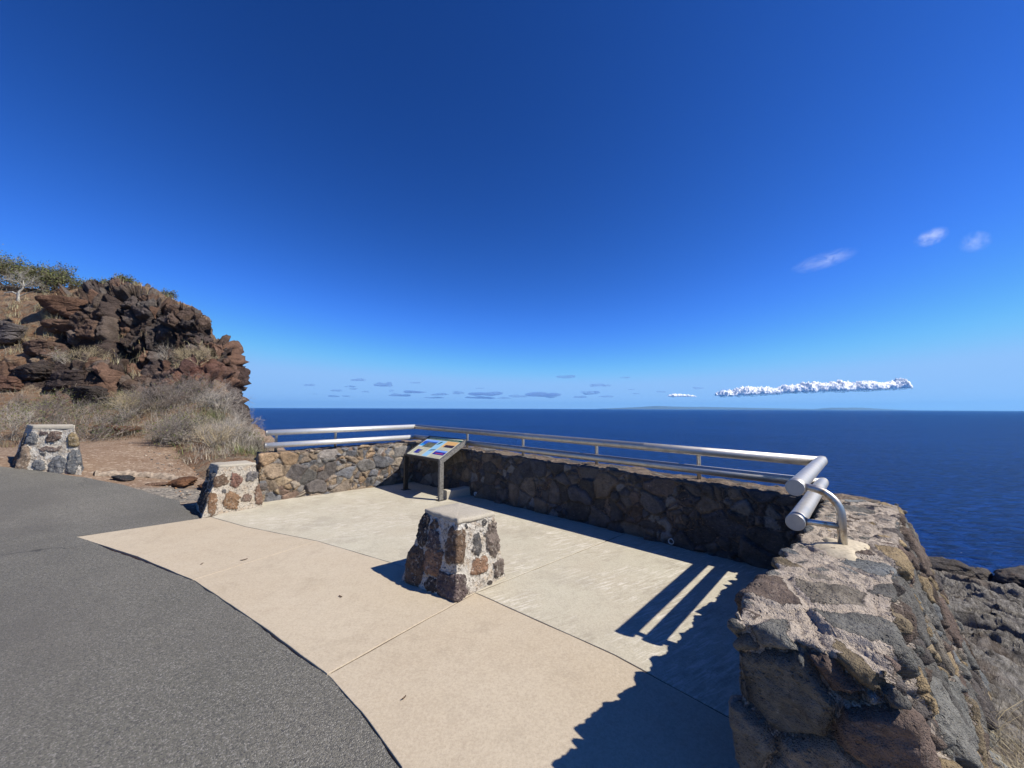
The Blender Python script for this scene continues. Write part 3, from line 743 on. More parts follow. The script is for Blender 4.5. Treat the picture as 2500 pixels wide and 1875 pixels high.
patch('photo', [(.12, .44), (.44, .44), (.44, .68), (.18, .70)], COAST, .0022); patch('photo', [(.02, .46), (.14, .46), (.16, .58), (.02, .60)], teal, .0026); patch('photo', [(.02, .44), (.13, .44), (.17, .48), (.02, .47)], white, .0030)
patch('photo', [(.45, .02), (.60, .02), (.64, .84), (.45, .84)], cyan); patch('photo', [(.47, .60), (.53, .66), (.56, .80), (.50, .78)], green, .002); patch('photo', [(.46, .28), (.60, .34), (.62, .40), (.50, .36)], M_flat('panel_slate', (.06, .14, .18)), .002)
patch('photo', rectq(.66, .54, .97, .84), orange); patch('photo', rectq(.72, .54, .97, .66), dark, .0018)
patch('photo', rectq(.66, .16, .97, .34), navy); patch('photo', rectq(.66, .30, .97, .37), sky_b, .0018); patch('photo', rectq(.72, .20, .93, .24), red, .0018)
patch('photo', rectq(.13, .10, .30, .30), navy)
for q in (rectq(.03, .33, .21, .42), rectq(.24, .03, .43, .42), rectq(.66, .38, .97, .52), rectq(.66, .02, .97, .14), rectq(.03, .03, .11, .31)): patch('text_block', q, TXT)
cu = bpy.data.curves.new('heading', 'FONT'); cu.body = 'Search for View Across the Kaiwi Channel'; cu.size = .05; cu.shear = .25; cu.align_x = 'LEFT'
to = bpy.data.objects.new('heading_tmp', cu); COL.objects.link(to)
dg = bpy.context.evaluated_depsgraph_get(); dg.update()
tm = bpy.data.meshes.new_from_object(to.evaluated_get(dg)); bpy.data.objects.remove(to)
tco = np.array([v_.co[:] for v_ in tm.vertices]); wtx = tco[:, 0].max()
TV = [on_panel(.05 + .88 * p[0] / wtx, .882 + p[1] / .05 * .055, .0022) for p in tco]
to = meshobj('heading', np.array(TV), [list(p.vertices) for p in tm.polygons], M_flat('lettering', (.55, .62, .45)), smooth=False)
to.parent = panel; to.location = Vector(to.location) - Vector(sign.location)

# concrete kerb stub running from the sign leg to the wall
ka = np.array([-1.06, 6.15]); kb = np.array([-.70, 6.46])
kd = un(kb - ka); kn = np.array([-kd[1], kd[0]])
V = []
for f_, h_ in ((0, .135), (.5, .13), (1, .14)):
    c = lerp(ka, kb, f_)
    for w_, z_ in ((0, -.01), (.0, h_), (.02, h_ + .012), (.13, h_ + .012), (.15, h_), (.15, -.01)): V.append((*(c + kn * w_), z_))
F = [[r * 6 + i, r * 6 + i + 1, (r + 1) * 6 + i + 1, (r + 1) * 6 + i] for r in range(2) for i in range(5)] + [[0, 5, 4, 3, 2, 1], [12, 13, 14, 15, 16, 17]]
o = meshobj('concrete_kerb', np.array(V), F, CAPC, smooth=False); tag(o, 'short pale concrete kerb stub behind the right leg of the sign', 'kerb')
# drain pipe ends in the foot of the long wall
for i, (x_, y_, z_, lb) in enumerate(((1.765, 4.163, .05, 'white drain pipe end low in the dark wall, the nearer of two'), (-.598, 6.33, .062, 'white drain pipe end low in the dark wall, just right of the sign'))):
    c = np.array([x_, y_, z_]); q = np.array([*-nb, 0]); V = []
    ring = []
    for rad, dep in ((.031, -.06), (.031, .028), (.025, .028), (.025, -.06)):
        for k in range(24):
            t = 2 * math.pi * k / 24; V.append(c + q * dep + np.array([*dB, 0]) * math.cos(t) * rad + np.array([0, 0, math.sin(t) * rad]))
    o = meshobj('drain_pipe', np.array(V), grid_faces(4, 24, True), M_plain('pvc', (.55, .53, .48), .5, .2), parent=None); tag(o, lb, 'drain pipe', 'drain pipes in the dark wall')

# ------------------------------------------------------------------ hill and cliff at the left
# bearings (x/y) of the surveyed profiles and, for each, the slope of sight (rise over range) at growing ranges
TX = np.array([-450, -150, 0, 100, 160, 215, 300, 345, 400, 462, 502, 515, 541, 560, 572, 584, 599, 618, 642, 668, 700, 760])
RANGE = np.array([7.0, 8.4, 10.5, 13.5, 15.4, 16.2, 17.4, 17.8, 18.5, 23., 30., 45.])
TAB = {  # y of the profile in the 2500 px survey frame
 7.0:  [1150, 1150, 1150, 1160, 1170, 1178, 1195, 1196, 1196, 1196, 1196, 1196, 1196, 1196, 1196, 1196, 1196, 1196, 1198, 1200, 1205, 1210],
 8.4:  [1086, 1086, 1088, 1100, 1116, 1130, 1146, 1146, 1142, 1130, 1120, 1116, 1112, 1109, 1107, 1104, 1106, 1110, 1118, 1135, 1160, 1200],
 10.5: [1040, 1040, 1042, 1050, 1058, 1066, 1082, 1082, 1074, 1055, 1056, 1058, 1062, 1068, 1072, 1076, 1082, 1092, 1106, 1130, 1170, 1240],
 13.5: [985, 985, 988, 992, 992, 992, 990, 985, 985, 978, 980, 985, 998, 1010, 1020, 1030, 1045, 1066, 1095, 1135, 1190, 1280],
 15.4: [955, 955, 958, 962, 966, 968, 966, 962, 955, 945, 942, 945, 955, 970, 985, 1004, 1030, 1062, 1098, 1145, 1210, 1310],
 16.2: [880, 880, 882, 885, 893, 900, 908, 912, 910, 900, 905, 915, 935, 955, 975, 1000, 1030, 1066, 1105, 1155, 1225, 1330],
 17.4: [838, 838, 835, 840, 868, 882, 888, 892, 885, 868, 870, 880, 900, 930, 960, 998, 1033, 1072, 1115, 1170, 1245, 1360],
 17.8: [800, 800, 790, 780, 755, 740, 740, 745, 765, 785, 812, 840, 850, 870, 912, 996, 1036, 1078, 1124, 1185, 1265, 1390],
 18.5: [740, 740, 742, 738, 725, 715, 702, 708, 735, 752, 785, 826, 834, 850, 905, 994, 1040, 1086, 1136, 1200, 1290, 1430],
 23.:  [672, 680, 697, 708, 700, 697, 690, 698, 727, 750, 790, 832, 842, 862, 925, 1004, 1050, 1100, 1156, 1230, 1330, 1480],
 30.:  [672, 680, 697, 708, 700, 697, 692, 702, 737, 765, 810, 850, 880, 920, 990, 1050, 1100, 1150, 1210, 1290, 1400, 1560],
 45.:  [760, 760, 780, 800, 800, 800, 800, 810, 850, 900, 960, 1010, 1050, 1090, 1140, 1190, 1240, 1290, 1350, 1420, 1520, 1680]}
TT = (TX - 1250) / 900.
SLP = np.array([[(994.3 + 2.3e-3 * x - y) / 900. for x, y in zip(TX, TAB[r])] for r in RANGE])
ncol, nrow = 560, 430
tcol = np.concatenate([np.linspace(-450, 0, 60)[:-1], np.linspace(0, 480, 290)[:-1], np.linspace(480, 680, 190)[:-1], np.linspace(680, 760, 24)])
tcol = (tcol - 1250) / 900.; ncol = len(tcol)
rk = [0, 40, 60, 60, 60, 55, 70, 60, 65, 36, 14, 8]
rrow = np.concatenate([np.linspace(RANGE[i], RANGE[i + 1], rk[i + 1] + 1)[:-1] for i in range(len(RANGE) - 1)] + [[45.]]); nrow = len(rrow)
S1 = np.array([np.interp(tcol, TT, SLP[i]) for i in range(len(RANGE))])             # ranges x columns
Sg = np.array([np.interp(rrow, RANGE, S1[:, j]) for j in range(ncol)]).T            # rows x columns
Rg = np.repeat(rrow[:, None], ncol, 1); Tg = np.repeat(tcol[None], nrow, 0)
px = Tg * 900 + 1250
# rock mask: bluff + ledges strong, apron weak
bluff = sst(15.6, 16.4, Rg + .4 * (px < 160)) * (1 - sst(18.6, 20.2, Rg) * .9) * sst(120, 200, px + 60 * sst(.1, .25, Sg * 0 + .2))
bluff = np.maximum(bluff, sst(16.6, 17.4, Rg) * sst(505, 530, px))
ledge = np.exp(-((Rg - 15.9) / .45) ** 2) * .9 * (px < 520)
V0 = np.stack([Rg * Tg, Rg, 1.5 + Sg * Rg], -1).reshape(-1, 3)
n0 = grid_normals(V0, nrow, ncol); 
# the grid normal should point at the viewer / up
if (n0[:, 2].mean()) < 0: n0 = -n0
n0 = n0.reshape(nrow, ncol, 3)
for _ in range(10):
    n0[1:-1, 1:-1] = (n0[1:-1, 1:-1] + n0[2:, 1:-1] + n0[:-2, 1:-1] + n0[1:-1, 2:] + n0[1:-1, :-2]) / 5
n0 = n0.reshape(-1, 3); n0 /= np.linalg.norm(n0, axis=1, keepdims=True)
bm_ = bluff.ravel(); lm = ledge.ravel(); rg = Rg.ravel()
slope_rock = sst(.12, .34, fbm(V0 * np.array([.35, .5, .6]), 3, 66)) * sst(12.5, 15.5, rg)
mask = np.clip(np.maximum(np.maximum(bm_, lm), slope_rock), 0, 1)
w = np.stack([fbm(V0 * .7, 4, 301), fbm(V0 * .7, 4, 302), fbm(V0 * .7, 4, 303)], 1)
q = V0 + w * .32
def blocks(size, seed, an=(1, 1, .62), jit=.9):
    return voro(q * np.array(an) / size, seed, jit)
ca, ea, ha = blocks(1.5, 421, (1.15, .7, .36)); ea = ea * 1.55
cb, eb, hb = blocks(.75, 433, (1, .8, .85)); eb = eb * .75
cc_, ec, hc = blocks(.27, 455, (1, 1, 1.5)); ec = ec * .27
d = mask * ((ha - .5) * .95 * sst(0, .22, ea) - .8 * (1 - sst(0, .13, ea)) + (hb - .5) * .55 * sst(0, .1, eb) - .22 * (1 - sst(0, .07, eb))
            + (hc - .5) * .10 - .04 * (1 - sst(0, .03, ec)) + fbm(V0 * 3.3, 4, 312, .6) * .12)
d += (1 - mask) * (fbm(V0 * .8, 4, 320) * .14 + fbm(V0 * 4, 3, 321) * .04 + (hb - .5) * .10 * sst(0, .15, eb) * (frac(hb * 9) > .5))
edge_soft = sst(7., 8.6, rg)
# horizontal bedding steps
d += mask * .10 * (frac(V0[:, 2] * 1.15 + w[:, 0] * 1.2) - .5)
V1 = V0 + n0 * (d * edge_soft)[:, None]
cr = np.array([(.10, .070, .055), (.14, .092, .068), (.10, .082, .074), (.165, .10, .07), (.14, .12, .105), (.08, .06, .052), (.155, .12, .097)])
ci = (frac(ha * 31.7 + (frac(hb * 3.1) > .55) * hb * 2.3) * len(cr)).astype(int) % len(cr)
col = cr[ci] * (.75 + .5 * hb)[:, None]
pxf = px.ravel(); sf = Sg.ravel()
redz = .6 * np.exp(-((pxf - 470) / 90) ** 2 - ((sf - .10) / .045) ** 2)              # band of red cinder under the bluff
col = col * (1 - .6 * redz[:, None]) + np.array([.22, .07, .045]) * .6 * redz[:, None]
o = meshobj('hillside', V1, grid_faces(nrow, ncol), CLIFF, attrs={'col': col, 'rock': mask}, origin=(0, 0, 0))
if True:
    me = o.data; me.update()
tag(o, 'steep rocky hillside of dark brown lava with a blunt bluff above dry scrub', kind='structure')
HV = V1.reshape(nrow, ncol, 3)
def hill(xp, r):
    """surface point of the hillside at bearing column xp (survey px) and range r"""
    j = int(np.clip(np.searchsorted(tcol, (xp - 1250) / 900.), 1, ncol - 2)); i = int(np.clip(np.searchsorted(rrow, r), 1, nrow - 2))
    return HV[i, j].copy()
def hill_at(xp, yp, lo=7.2):
    """first surface point met when looking along a bearing and slope"""
    j = int(np.clip(np.searchsorted(tcol, (xp - 1250) / 900.), 1, ncol - 2)); col_ = HV[:, j]
    sl = (col_[:, 2] - 1.5) / col_[:, 1]; t = (994.3 + 2.3e-3 * xp - yp) / 900.
    k = np.where((sl >= t) & (rrow > lo))[0]
    return col_[k[0]].copy() if len(k) else col_[-60].copy()

# ------------------------------------------------------------------ rocks
def rock_mesh(seed, sub=5, planes=16, rough=.05):
    r_ = np.random.default_rng(seed); b_ = bmesh.new(); bmesh.ops.create_icosphere(b_, subdivisions=sub, radius=1)
    V = np.array([v_.co[:] for v_ in b_.verts]); F = np.array([[v_.index for v_ in f.verts] for f in b_.faces]); b_.free()
    Nn = r_.normal(size=(planes, 3)); Nn /= np.linalg.norm(Nn, axis=1, keepdims=True); dd = r_.uniform(.62, 1., planes)
    t = dd[None] / np.clip(V @ Nn.T, .05, 9); k = 14.
    rad = -np.log(np.exp(-k * np.minimum(t, 2)).sum(1) + math.exp(-k * 1.15)) / k
    V = V / ((np.abs(V) ** 3.6).sum(1) ** (1 / 3.6))[:, None] * .86
    V = V * rad[:, None]
    V *= (1 + rough * fbm(V * 2.2 + seed, 4, seed, .6) + rough * .5 * fbm(V * 8 + seed, 3, seed + 3))[:, None]
    c1_, e_, h_ = voro(V * np.array([1.5, 1.5, 2.2]) + seed * 3.3 + fbm(V * 1.5, 3, seed)[:, None] * .5, seed)
    V *= (1 + (h_ - .5) * .16 * sst(0, .1, e_) - .07 * (1 - sst(0, .07, e_)) + .03 * (frac(V[:, 2] * 3.1 + fbm(V * 2, 2, seed + 9) * .8) - .5) + .05 * fbm(V * 5 + seed, 4, seed + 3, .65))[:, None]
    return V, F
def boulder(name, c, size, rotz, seed, label, group=None, col=(.10, .065, .048), mat=BOULD, sink=.25, sub=5, kind=None):
    V, F = rock_mesh(seed, sub); V = V * np.array(size) * .5 * 1.25
    ca_, sa_ = math.cos(rotz), math.sin(rotz); V = V @ np.array([[ca_, sa_, 0], [-sa_, ca_, 0], [0, 0, 1]])
    V[:, 2] -= V[:, 2].min() * 1.0 + size[2] * sink
    V = V + np.array(c)
    cl = np.tile(np.array(col), (len(V), 1)) * (1 + .35 * fbm(V * 2, 3, seed))[:, None]
    o = meshobj(name, V, F, mat, attrs={'col': cl, 'rock': np.ones(len(V))})
    return tag(o, label, 'rock', group)
BL = [  # survey column, row, size (w, d, h), rotation, seed, label, colour
 (18, 810, (2.1, 1.4, 1.1), .2, 1, 'smooth grey boulder half cut by the left edge of the picture', (.13, .115, .11)),
 (135, 795, (2.3, 1.4, .85), .1, 2, 'long flat layered boulder above the dry grass on the upper slope', (.12, .075, .052)),
 (95, 852, (2.0, 1.3, .9), -.1, 3, 'rounded brown boulder low on the grassy slope at the left', (.12, .078, .058)),
 (140, 748, (2.4, 1.5, 1.1), .2, 4, 'broad brown ledge boulder under the green shrubs', (.13, .075, .05)),
 (60, 905, (2.0, 1.3, .75), .0, 5, 'lichen spotted dark boulder on the lower ledge at the left', (.06, .048, .042)),
 (165, 930, (2.2, 1.3, .95), .1, 6, 'black boulder with pale lichen in the middle of the lower ledge', (.055, .042, .038)),
 (205, 955, (1.7, 1.0, .5), -.2, 7, 'low dark slab below the lichen boulders', (.06, .05, .045)),
 (300, 945, (1.15, .95, .85), .3, 8, 'squarish brown boulder overhanging a black hollow below the bluff', (.125, .085, .062)),
 (383, 955, (1.25, .9, .7), -.1, 9, 'flat faced brown boulder beside the squarish one', (.12, .088, .066)),
 (285, 975, (1.5, 1., .35), .1, 10, 'thin flat slab of grey rock at the top of the scrub', (.14, .12, .10)),
 (290, 1052, (1.5, .9, .45), .2, 11, 'reddish brown rock among the scrub above the bare rusty bank', (.17, .085, .05)),
 (20, 935, (1.6, 1.1, .6), .2, 12, 'reddish ledge rock at the far left under the lichen boulder', (.15, .085, .06)),
]
for xp, yp, sz, rz, sd, lb, c_ in BL:
    p = hill_at(xp, yp + 12); boulder('boulder', p, (sz[0] * .74, sz[1] * .8, sz[2] * .95), rz, sd, lb, 'boulders on the hillside', c_, sink=.42, sub=6)
# loose stones on the dirt apron
def apron(x, y): return (x, y, float(G(x)) - .03)
boulder('rock', apron(-7.0, 6.72), (.26, .17, .11), .1, 31, 'small dark rock at the right foot of the far left bollard', 'loose rocks on the dirt', (.05, .052, .055), sub=4)
boulder('rock', apron(-6.1, 6.95), (.5, .3, .13), -.3, 32, 'flat reddish brown rock in the middle of the dirt apron', 'loose rocks on the dirt', (.17, .085, .045), sub=4, sink=.1)
boulder('rock', apron(-6.35, 6.72), (.26, .14, .06), .2, 33, 'thin pale stone lying left of the flat reddish rock', 'loose rocks on the dirt', (.24, .15, .10), sub=4)
boulder('rock', apron(-5.35, 6.95), (.9, .4, .12), .0, 34, 'wide low brown rock behind the cream mortared bollard', 'loose rocks on the dirt', (.19, .10, .055), sub=4, sink=.1)
npb = 1500; r3 = np.random.default_rng(5); b_ = bmesh.new(); bmesh.ops.create_icosphere(b_, subdivisions=1, radius=1); PV = np.array([v_.co[:] for v_ in b_.verts]); PF = np.array([[v_.index for v_ in f.verts] for f in b_.faces]); b_.free()
pbx = r3.uniform(-10.5, -4.5, npb); pby = 5.9 + (r3.uniform(0, 1, npb) ** 1.3) * 2.6 + np.clip(-4.9 - pbx, 0, 1) * .35
ok = (sdist(np.stack([pbx, pby], 1), np.array([-4.6, 5.5]), np.array([-5.3, 6.05])) < -.02) & (pby > np.interp(pbx, [-8.7, -7.3, -6.7, -6.0, -5.3, -4.7], [6.36, 6.5, 6.48, 6.3, 6.05, 5.6])); pbx, pby = pbx[ok], pby[ok]; npb = len(pbx)
ps = .006 + .022 * r3.uniform(0, 1, npb) ** 3
PVV = (PV[None] * (1 + .25 * r3.normal(size=(npb, len(PV), 1))) * ps[:, None, None] * np.array([1.2, 1, .6]) + np.stack([pbx, pby, G(pbx) - .026 + ps * .2], 1)[:, None]).reshape(-1, 3)
pc = np.repeat(np.array([(.30, .17, .09), (.22, .19, .16), (.36, .30, .23), (.10, .09, .08)])[r3.integers(0, 4, npb)], len(PV), 0)
o = meshobj('gravel', PVV, (np.arange(npb)[:, None, None] * len(PV) + PF[None]).reshape(-1, 3), VEG, attrs={'col': pc}, origin=(0, 0, 0), smooth=False); tag(o, 'small pebbles strewn over the dirt apron', 'gravel', kind='stuff')
# low broken mortar kerb from the far bollard
V = []; K = 90; pth = [(-7.5, 6.72), (-7.15, 7.0), (-6.75, 7.15), (-6.1, 7.25)]
pp = np.array([[np.interp(t, [0, 1, 2, 3], [p[k] for p in pth]) for k in (0, 1)] for t in np.linspace(0, 3, K)])
tg = np.gradient(pp, axis=0); tg /= np.linalg.norm(tg, axis=1, keepdims=True); ng = np.stack([-tg[:, 1], tg[:, 0]], 1)
prof_ = [(-.07, -.04), (-.065, .02), (-.045, .05), (0, .06), (.04, .055), (.065, .02), (.07, -.04)]
for k in range(K):
    for a_, b_ in prof_:
        q = np.array([*(pp[k] + ng[k] * a_), float(G(pp[k, 0])) - .02 + b_ * (1 + .1 * math.sin(k))]); V.append(q)
V = np.array(V); V += (fbm(V * 9, 4, 88) * .07)[:, None] * np.array([.6, .6, 1])
o = meshobj('low_kerb', V, grid_faces(K, len(prof_)), M_plain('old_mortar', (.34, .27, .20), .95, .6, 18)); tag(o, 'low crumbling mortar kerb leading right from the far left bollard', 'kerb')

# ------------------------------------------------------------------ rock slope outside the right wall
def plane_z(x, y): return .266 - .176 * x - .0786 * y
ux = np.concatenate([np.linspace(-1.0, 3.5, 190), np.linspace(3.52, 11.2, 260), np.linspace(11.4, 26, 34)]); uy = np.concatenate([np.linspace(-12, -.2, 40), np.linspace(-.1, 5, 200), np.linspace(5.02, 10.6, 190), np.linspace(10.8, 26, 30)])
X, Y = np.meshgrid(ux, uy); P = np.stack([X.ravel(), Y.ravel()], 1)
outr = -sdist(P, np.array([.8, 1.0]), np.array([2.815, 3.0]))
z = plane_z(P[:, 0], P[:, 1])
inside = (outr < .12) | (P[:, 0] < 1.05)
P3 = np.stack([P[:, 0], P[:, 1], z], 1)
rt = math.radians(-38); U = P[:, 0] * math.cos(rt) + P[:, 1] * math.sin(rt); W = -P[:, 0] * math.sin(rt) + P[:, 1] * math.cos(rt)
S3 = np.stack([U * .35, W * 1.5, z * 0], 1)
wr = fbm(P3 * .8, 3, 501)
ridg = 1 - np.abs(fbm(S3 + wr[:, None] * .5, 5, 502, .55)) * 2
far = sst(1.5, 6, P[:, 0])
cst, est, hst = voro(np.stack([U * .55 + wr * .5, W * 1.25 + wr * .5, z * 0], 1), 540)
z = z + (.16 * ridg - .06) * (.5 + .9 * far) + fbm(P3 * 2.6, 5, 503, .68) * .15 + .05 * fbm(P3 * 11, 3, 507) + (hst - .5) * .28 * far * sst(0, .10, est) - .07 * far * (1 - sst(0, .07, est)) + fbm(P3 * .5, 2, 504) * .22 * far
z = z + .035 * (frac(W * 2.6 + wr * 1.5) - .5) * 1.6
z = z - .06 + .03 * np.exp(-np.abs(outr) * 2)
edge_d = np.maximum(P[:, 0] - 9.1 - .5 * wr, P[:, 1] - 8.6 - .35 * wr)
z = z - 2.2 * np.maximum(0, edge_d) - .8 * np.maximum(0, edge_d) ** 1.1
z = np.where(inside, np.minimum(z, -.16), z); z = np.maximum(z, -58)
soil = 1 - np.clip(np.exp(-((P[:, 0] - 2.3) / .8) ** 2 - ((P[:, 1] - 1.3) / 1.0) ** 2) * 1.0, 0, 1)
o = meshobj('rock_slope', np.stack([P[:, 0], P[:, 1], z], 1), grid_faces(len(uy), len(ux)), SLOPE, attrs={'rock': soil}, origin=(0, 0, 0))
tag(o, 'grey streaked lava slope falling away to the sea outside the right wall', kind='structure')
def slope_z(x, y):
    i = int(np.searchsorted(uy, y)); j = int(np.searchsorted(ux, x)); return float(z[i * len(ux) + j])
for x_, y_, sz, rz, sd, lb in ((9.2, 8.0, (.95, .6, .42), -.5, 41, 'wedge shaped dark rock standing on the outer rim of the lava slope'), (9.55, 7.8, (.5, .4, .36), .3, 42, 'rounded knob of rock just right of the wedge shaped one'),
                               (10.3, 7.2, (1.5, .9, .45), .1, 43, 'flat dark rock cut by the right edge of the picture above the lava slope')):
    boulder('boulder', (x_, y_, min(-1.75, slope_z(min(x_, 9.0), y_)) + (-.12 if sd < 43 else -.12)), sz, rz, sd, lb, 'boulders on the rim of the lava slope', (.13, .115, .10), sink=.3)

# ------------------------------------------------------------------ vegetation
def blades(base, hgt, wid, lean, colr, seed, segs=2):
    """bent tapering blades; base (n,3), hgt (n,), returns verts, faces, colours"""
    r_ = np.random.default_rng(seed); n = len(base)
    az = r_.uniform(0, 2 * math.pi, n); dirv = np.stack([np.cos(az), np.sin(az), np.zeros(n)], 1)
    side = np.stack([-np.sin(az + r_.normal(0, .8, n)), np.cos(az), np.zeros(n)], 1)
    L = r_.uniform(.2, 1, n) * lean
    V = []; 
    for k in range(segs + 1):
        f = k / segs
        c = base + np.array([0, 0, 1.]) * (hgt * f * (1 - .35 * L * f))[:, None] + dirv * (hgt * L * f * f)[:, None]
        wv = (wid * (1 - f * .85))[:, None] * side * .5
        V += [c - wv, c + wv]
    V = np.stack(V, 1).reshape(-1, 3); m = 2 * (segs + 1)
    F = []
    o_ = (np.arange(n) * m)[:, None]
    for k in range(segs): F.append(o_ + np.array([[2 * k, 2 * k + 1, 2 * k + 3, 2 * k + 2]]))
    F = np.concatenate(F, 0)
    return V, F, np.repeat(colr, m, 0)

HN = grid_normals(V1, nrow, ncol)
pal_dry = np.array([(.33, .27, .16), (.27, .235, .17), (.40, .34, .21), (.22, .19, .15), (.30, .22, .11)])
def scatter(n, dens, seed):
    r_ = np.random.default_rng(seed); idx = r_.integers(0, nrow * ncol, n * 3)
    area_w = dens(V1[idx], pxf[idx], rg[idx], sf[idx], mask[idx]) 
    keep = idx[r_.uniform(0, 1, len(idx)) < area_w][:n]
    return V1[keep] + r_.normal(0, .03, (len(keep), 3)) * np.array([1, 1, 0])
clump = lambda P_, s_: sst(-.05, .25, fbm(P_ * np.array([.9, .9, .9]), 3, s_))
def dens_upper(P_, x, r, s, m):      # straw grass between the rocks, upper left slope and pockets in the bluff
    return np.clip((x < 240) * (r > 15.9) * (r < 21) * clump(P_, 71) * (m < .75) * 1. + (x > 240) * (x < 520) * (r > 16.2) * (r < 17.6) * clump(P_ * 1.3, 72) * .35 + (x < 520) * (r > 18.6) * (r < 24) * clump(P_, 73) * .4, 0, 1)
def dens_low(P_, x, r, s, m):        # grey straw scrub on the apron
    open_ = 1 - 1.2 * np.exp(-((x - 310) / 75) ** 2 - ((r - 9.3) / 1.3) ** 2) - np.exp(-((x - 430) / 60) ** 2 - ((r - 9.0) / .6) ** 2) - np.exp(-((x - 60) / 130) ** 2 - ((r - 13.6) / 1.3) ** 2)
    return np.clip((r > 7.7 + .5 * (x > 250)) * (r < 15.2) * (x < 700) * (x > -380) * (.25 + .75 * clump(P_ * 1.2, 74)) * np.clip(open_, 0, 1) * (.16 + .84 * (x > 235)), 0, 1)
bs = scatter(26000, dens_upper, 81); n = len(bs); cc = pal_dry[rng.integers(0, 5, n)] * rng.uniform(.75, 1.25, (n, 1)); cc[:, 1] *= 1.05
V, F, C_ = blades(bs, rng.uniform(.22, .55, n), rng.uniform(.008, .016, n), .9, cc, 82)
o = meshobj('dry_grass', V, F, VEG, attrs={'col': C_}, origin=(0, 0, 0), smooth=False); tag(o, 'straw coloured grass growing between the rocks on the upper slope', 'grass', kind='stuff')
bs = scatter(60000, dens_low, 83); n = len(bs)
pal_g = np.array([(.37, .32, .25), (.31, .28, .245), (.43, .37, .28), (.19, .17, .15), (.28, .235, .18), (.15, .15, .085)])
cl_ = fbm(bs * .55, 3, 91); dk = sst(.02, .2, cl_)[:, None]; gn = sst(.22, .36, fbm(bs * .7, 3, 92))[:, None]
cc = pal_g[rng.integers(0, 6, n)] * rng.uniform(.7, 1.25, (n, 1)); cc = cc * (1 - .5 * dk) * (1 - gn) + gn * np.array([.13, .145, .05]) * rng.uniform(.6, 1.4, (n, 1)); hs = rng.uniform(.12, .42, n) * (.7 + .6 * (bs[:, 1] > 9.5))
V, F, C_ = blades(bs, hs, rng.uniform(.005, .011, n), 1.1, cc, 84)
o = meshobj('scrub_grass', V, F, VEG, attrs={'col': C_}, origin=(0, 0, 0), smooth=False); tag(o, 'greyish dry grass and scrub covering the foot of the hillside', 'grass', kind='stuff')

def twig_tree(root, size, seed, n_main=9, depth=4, spread=1., thick=.02, droop=0., flat=1.):
    """branching segments: arrays of (a, b, ra, rb, level)"""
    r_ = random.Random(seed); out = []; tips = []
    def grow(p, d, L, r, lv):
        q = p + d * L; out.append((p, q, r, r * .68, lv))
        if lv >= depth: tips.append((q, d)); return
        for k in range(r_.choice((2, 3, 3)) if lv > 0 else 3):
            v = np.array([r_.gauss(0, 1), r_.gauss(0, 1), r_.gauss(0, 1) * flat]); v = d + v * .55 * spread + np.array([0, 0, .12 - droop]); v /= np.linalg.norm(v)
            grow(q if k else p + d * L * r_.uniform(.5, 1), v, L * r_.uniform(.6, .9), r * .68, lv + 1)
    for k in range(n_main):
        az = r_.uniform(0, 2 * math.pi); el = r_.uniform(.35, 1.35)
        d = np.array([math.cos(az) * math.cos(el) * spread, math.sin(az) * math.cos(el) * spread, math.sin(el)]); d /= np.linalg.norm(d)
        grow(np.array(root, float) + np.array([r_.gauss(0, .04), r_.gauss(0, .04), 0]) * size, d, size * r_.uniform(.22, .38), thick * size, 0)
    return out, tips
def twig_mesh(segs):
    A = np.array([s[0] for s in segs]); B = np.array([s[1] for s in segs]); ra = np.array([s[2] for s in segs]); rb = np.array([s[3] for s in segs])
    D = B - A; D /= np.linalg.norm(D, axis=1, keepdims=True); r1 = np.cross(D, np.array([.31, .22, .92])); r1 /= np.linalg.norm(r1, axis=1, keepdims=True); r2 = np.cross(D, r1)
    V = []
    for c, r in ((A, ra), (B, rb)):
        for k in range(3):
            t = 2 * math.pi * k / 3; V.append(c + (r1 * math.cos(t) + r2 * math.sin(t)) * r[:, None])
    V = np.stack(V, 1).reshape(-1, 3); o_ = (np.arange(len(A)) * 6)[:, None]
    F = np.concatenate([o_ + np.array([[k, (k + 1) % 3, 3 + (k + 1) % 3, 3 + k]]) for k in range(3)], 0)
    return V, F
def leaves(pts, n, rad, size, seed, squash=1.):
    r_ = np.random.default_rng(seed); P_ = pts[r_.integers(0, len(pts), n)] + r_.normal(0, rad, (n, 3)) * np.array([1, 1, squash])
    a = r_.normal(size=(n, 3)); a /= np.linalg.norm(a, axis=1, keepdims=True); b = np.cross(a, r_.normal(size=(n, 3))); b /= np.linalg.norm(b, axis=1, keepdims=True)
    s = (size * r_.uniform(.6, 1.4, n))[:, None]
    V = np.stack([P_ - a * s, P_ + b * s * .4, P_ + a * s, P_ - b * s * .4], 1).reshape(-1, 3)
    F = (np.arange(n) * 4)[:, None] + np.array([[0, 1, 2, 3]])
    return V, F
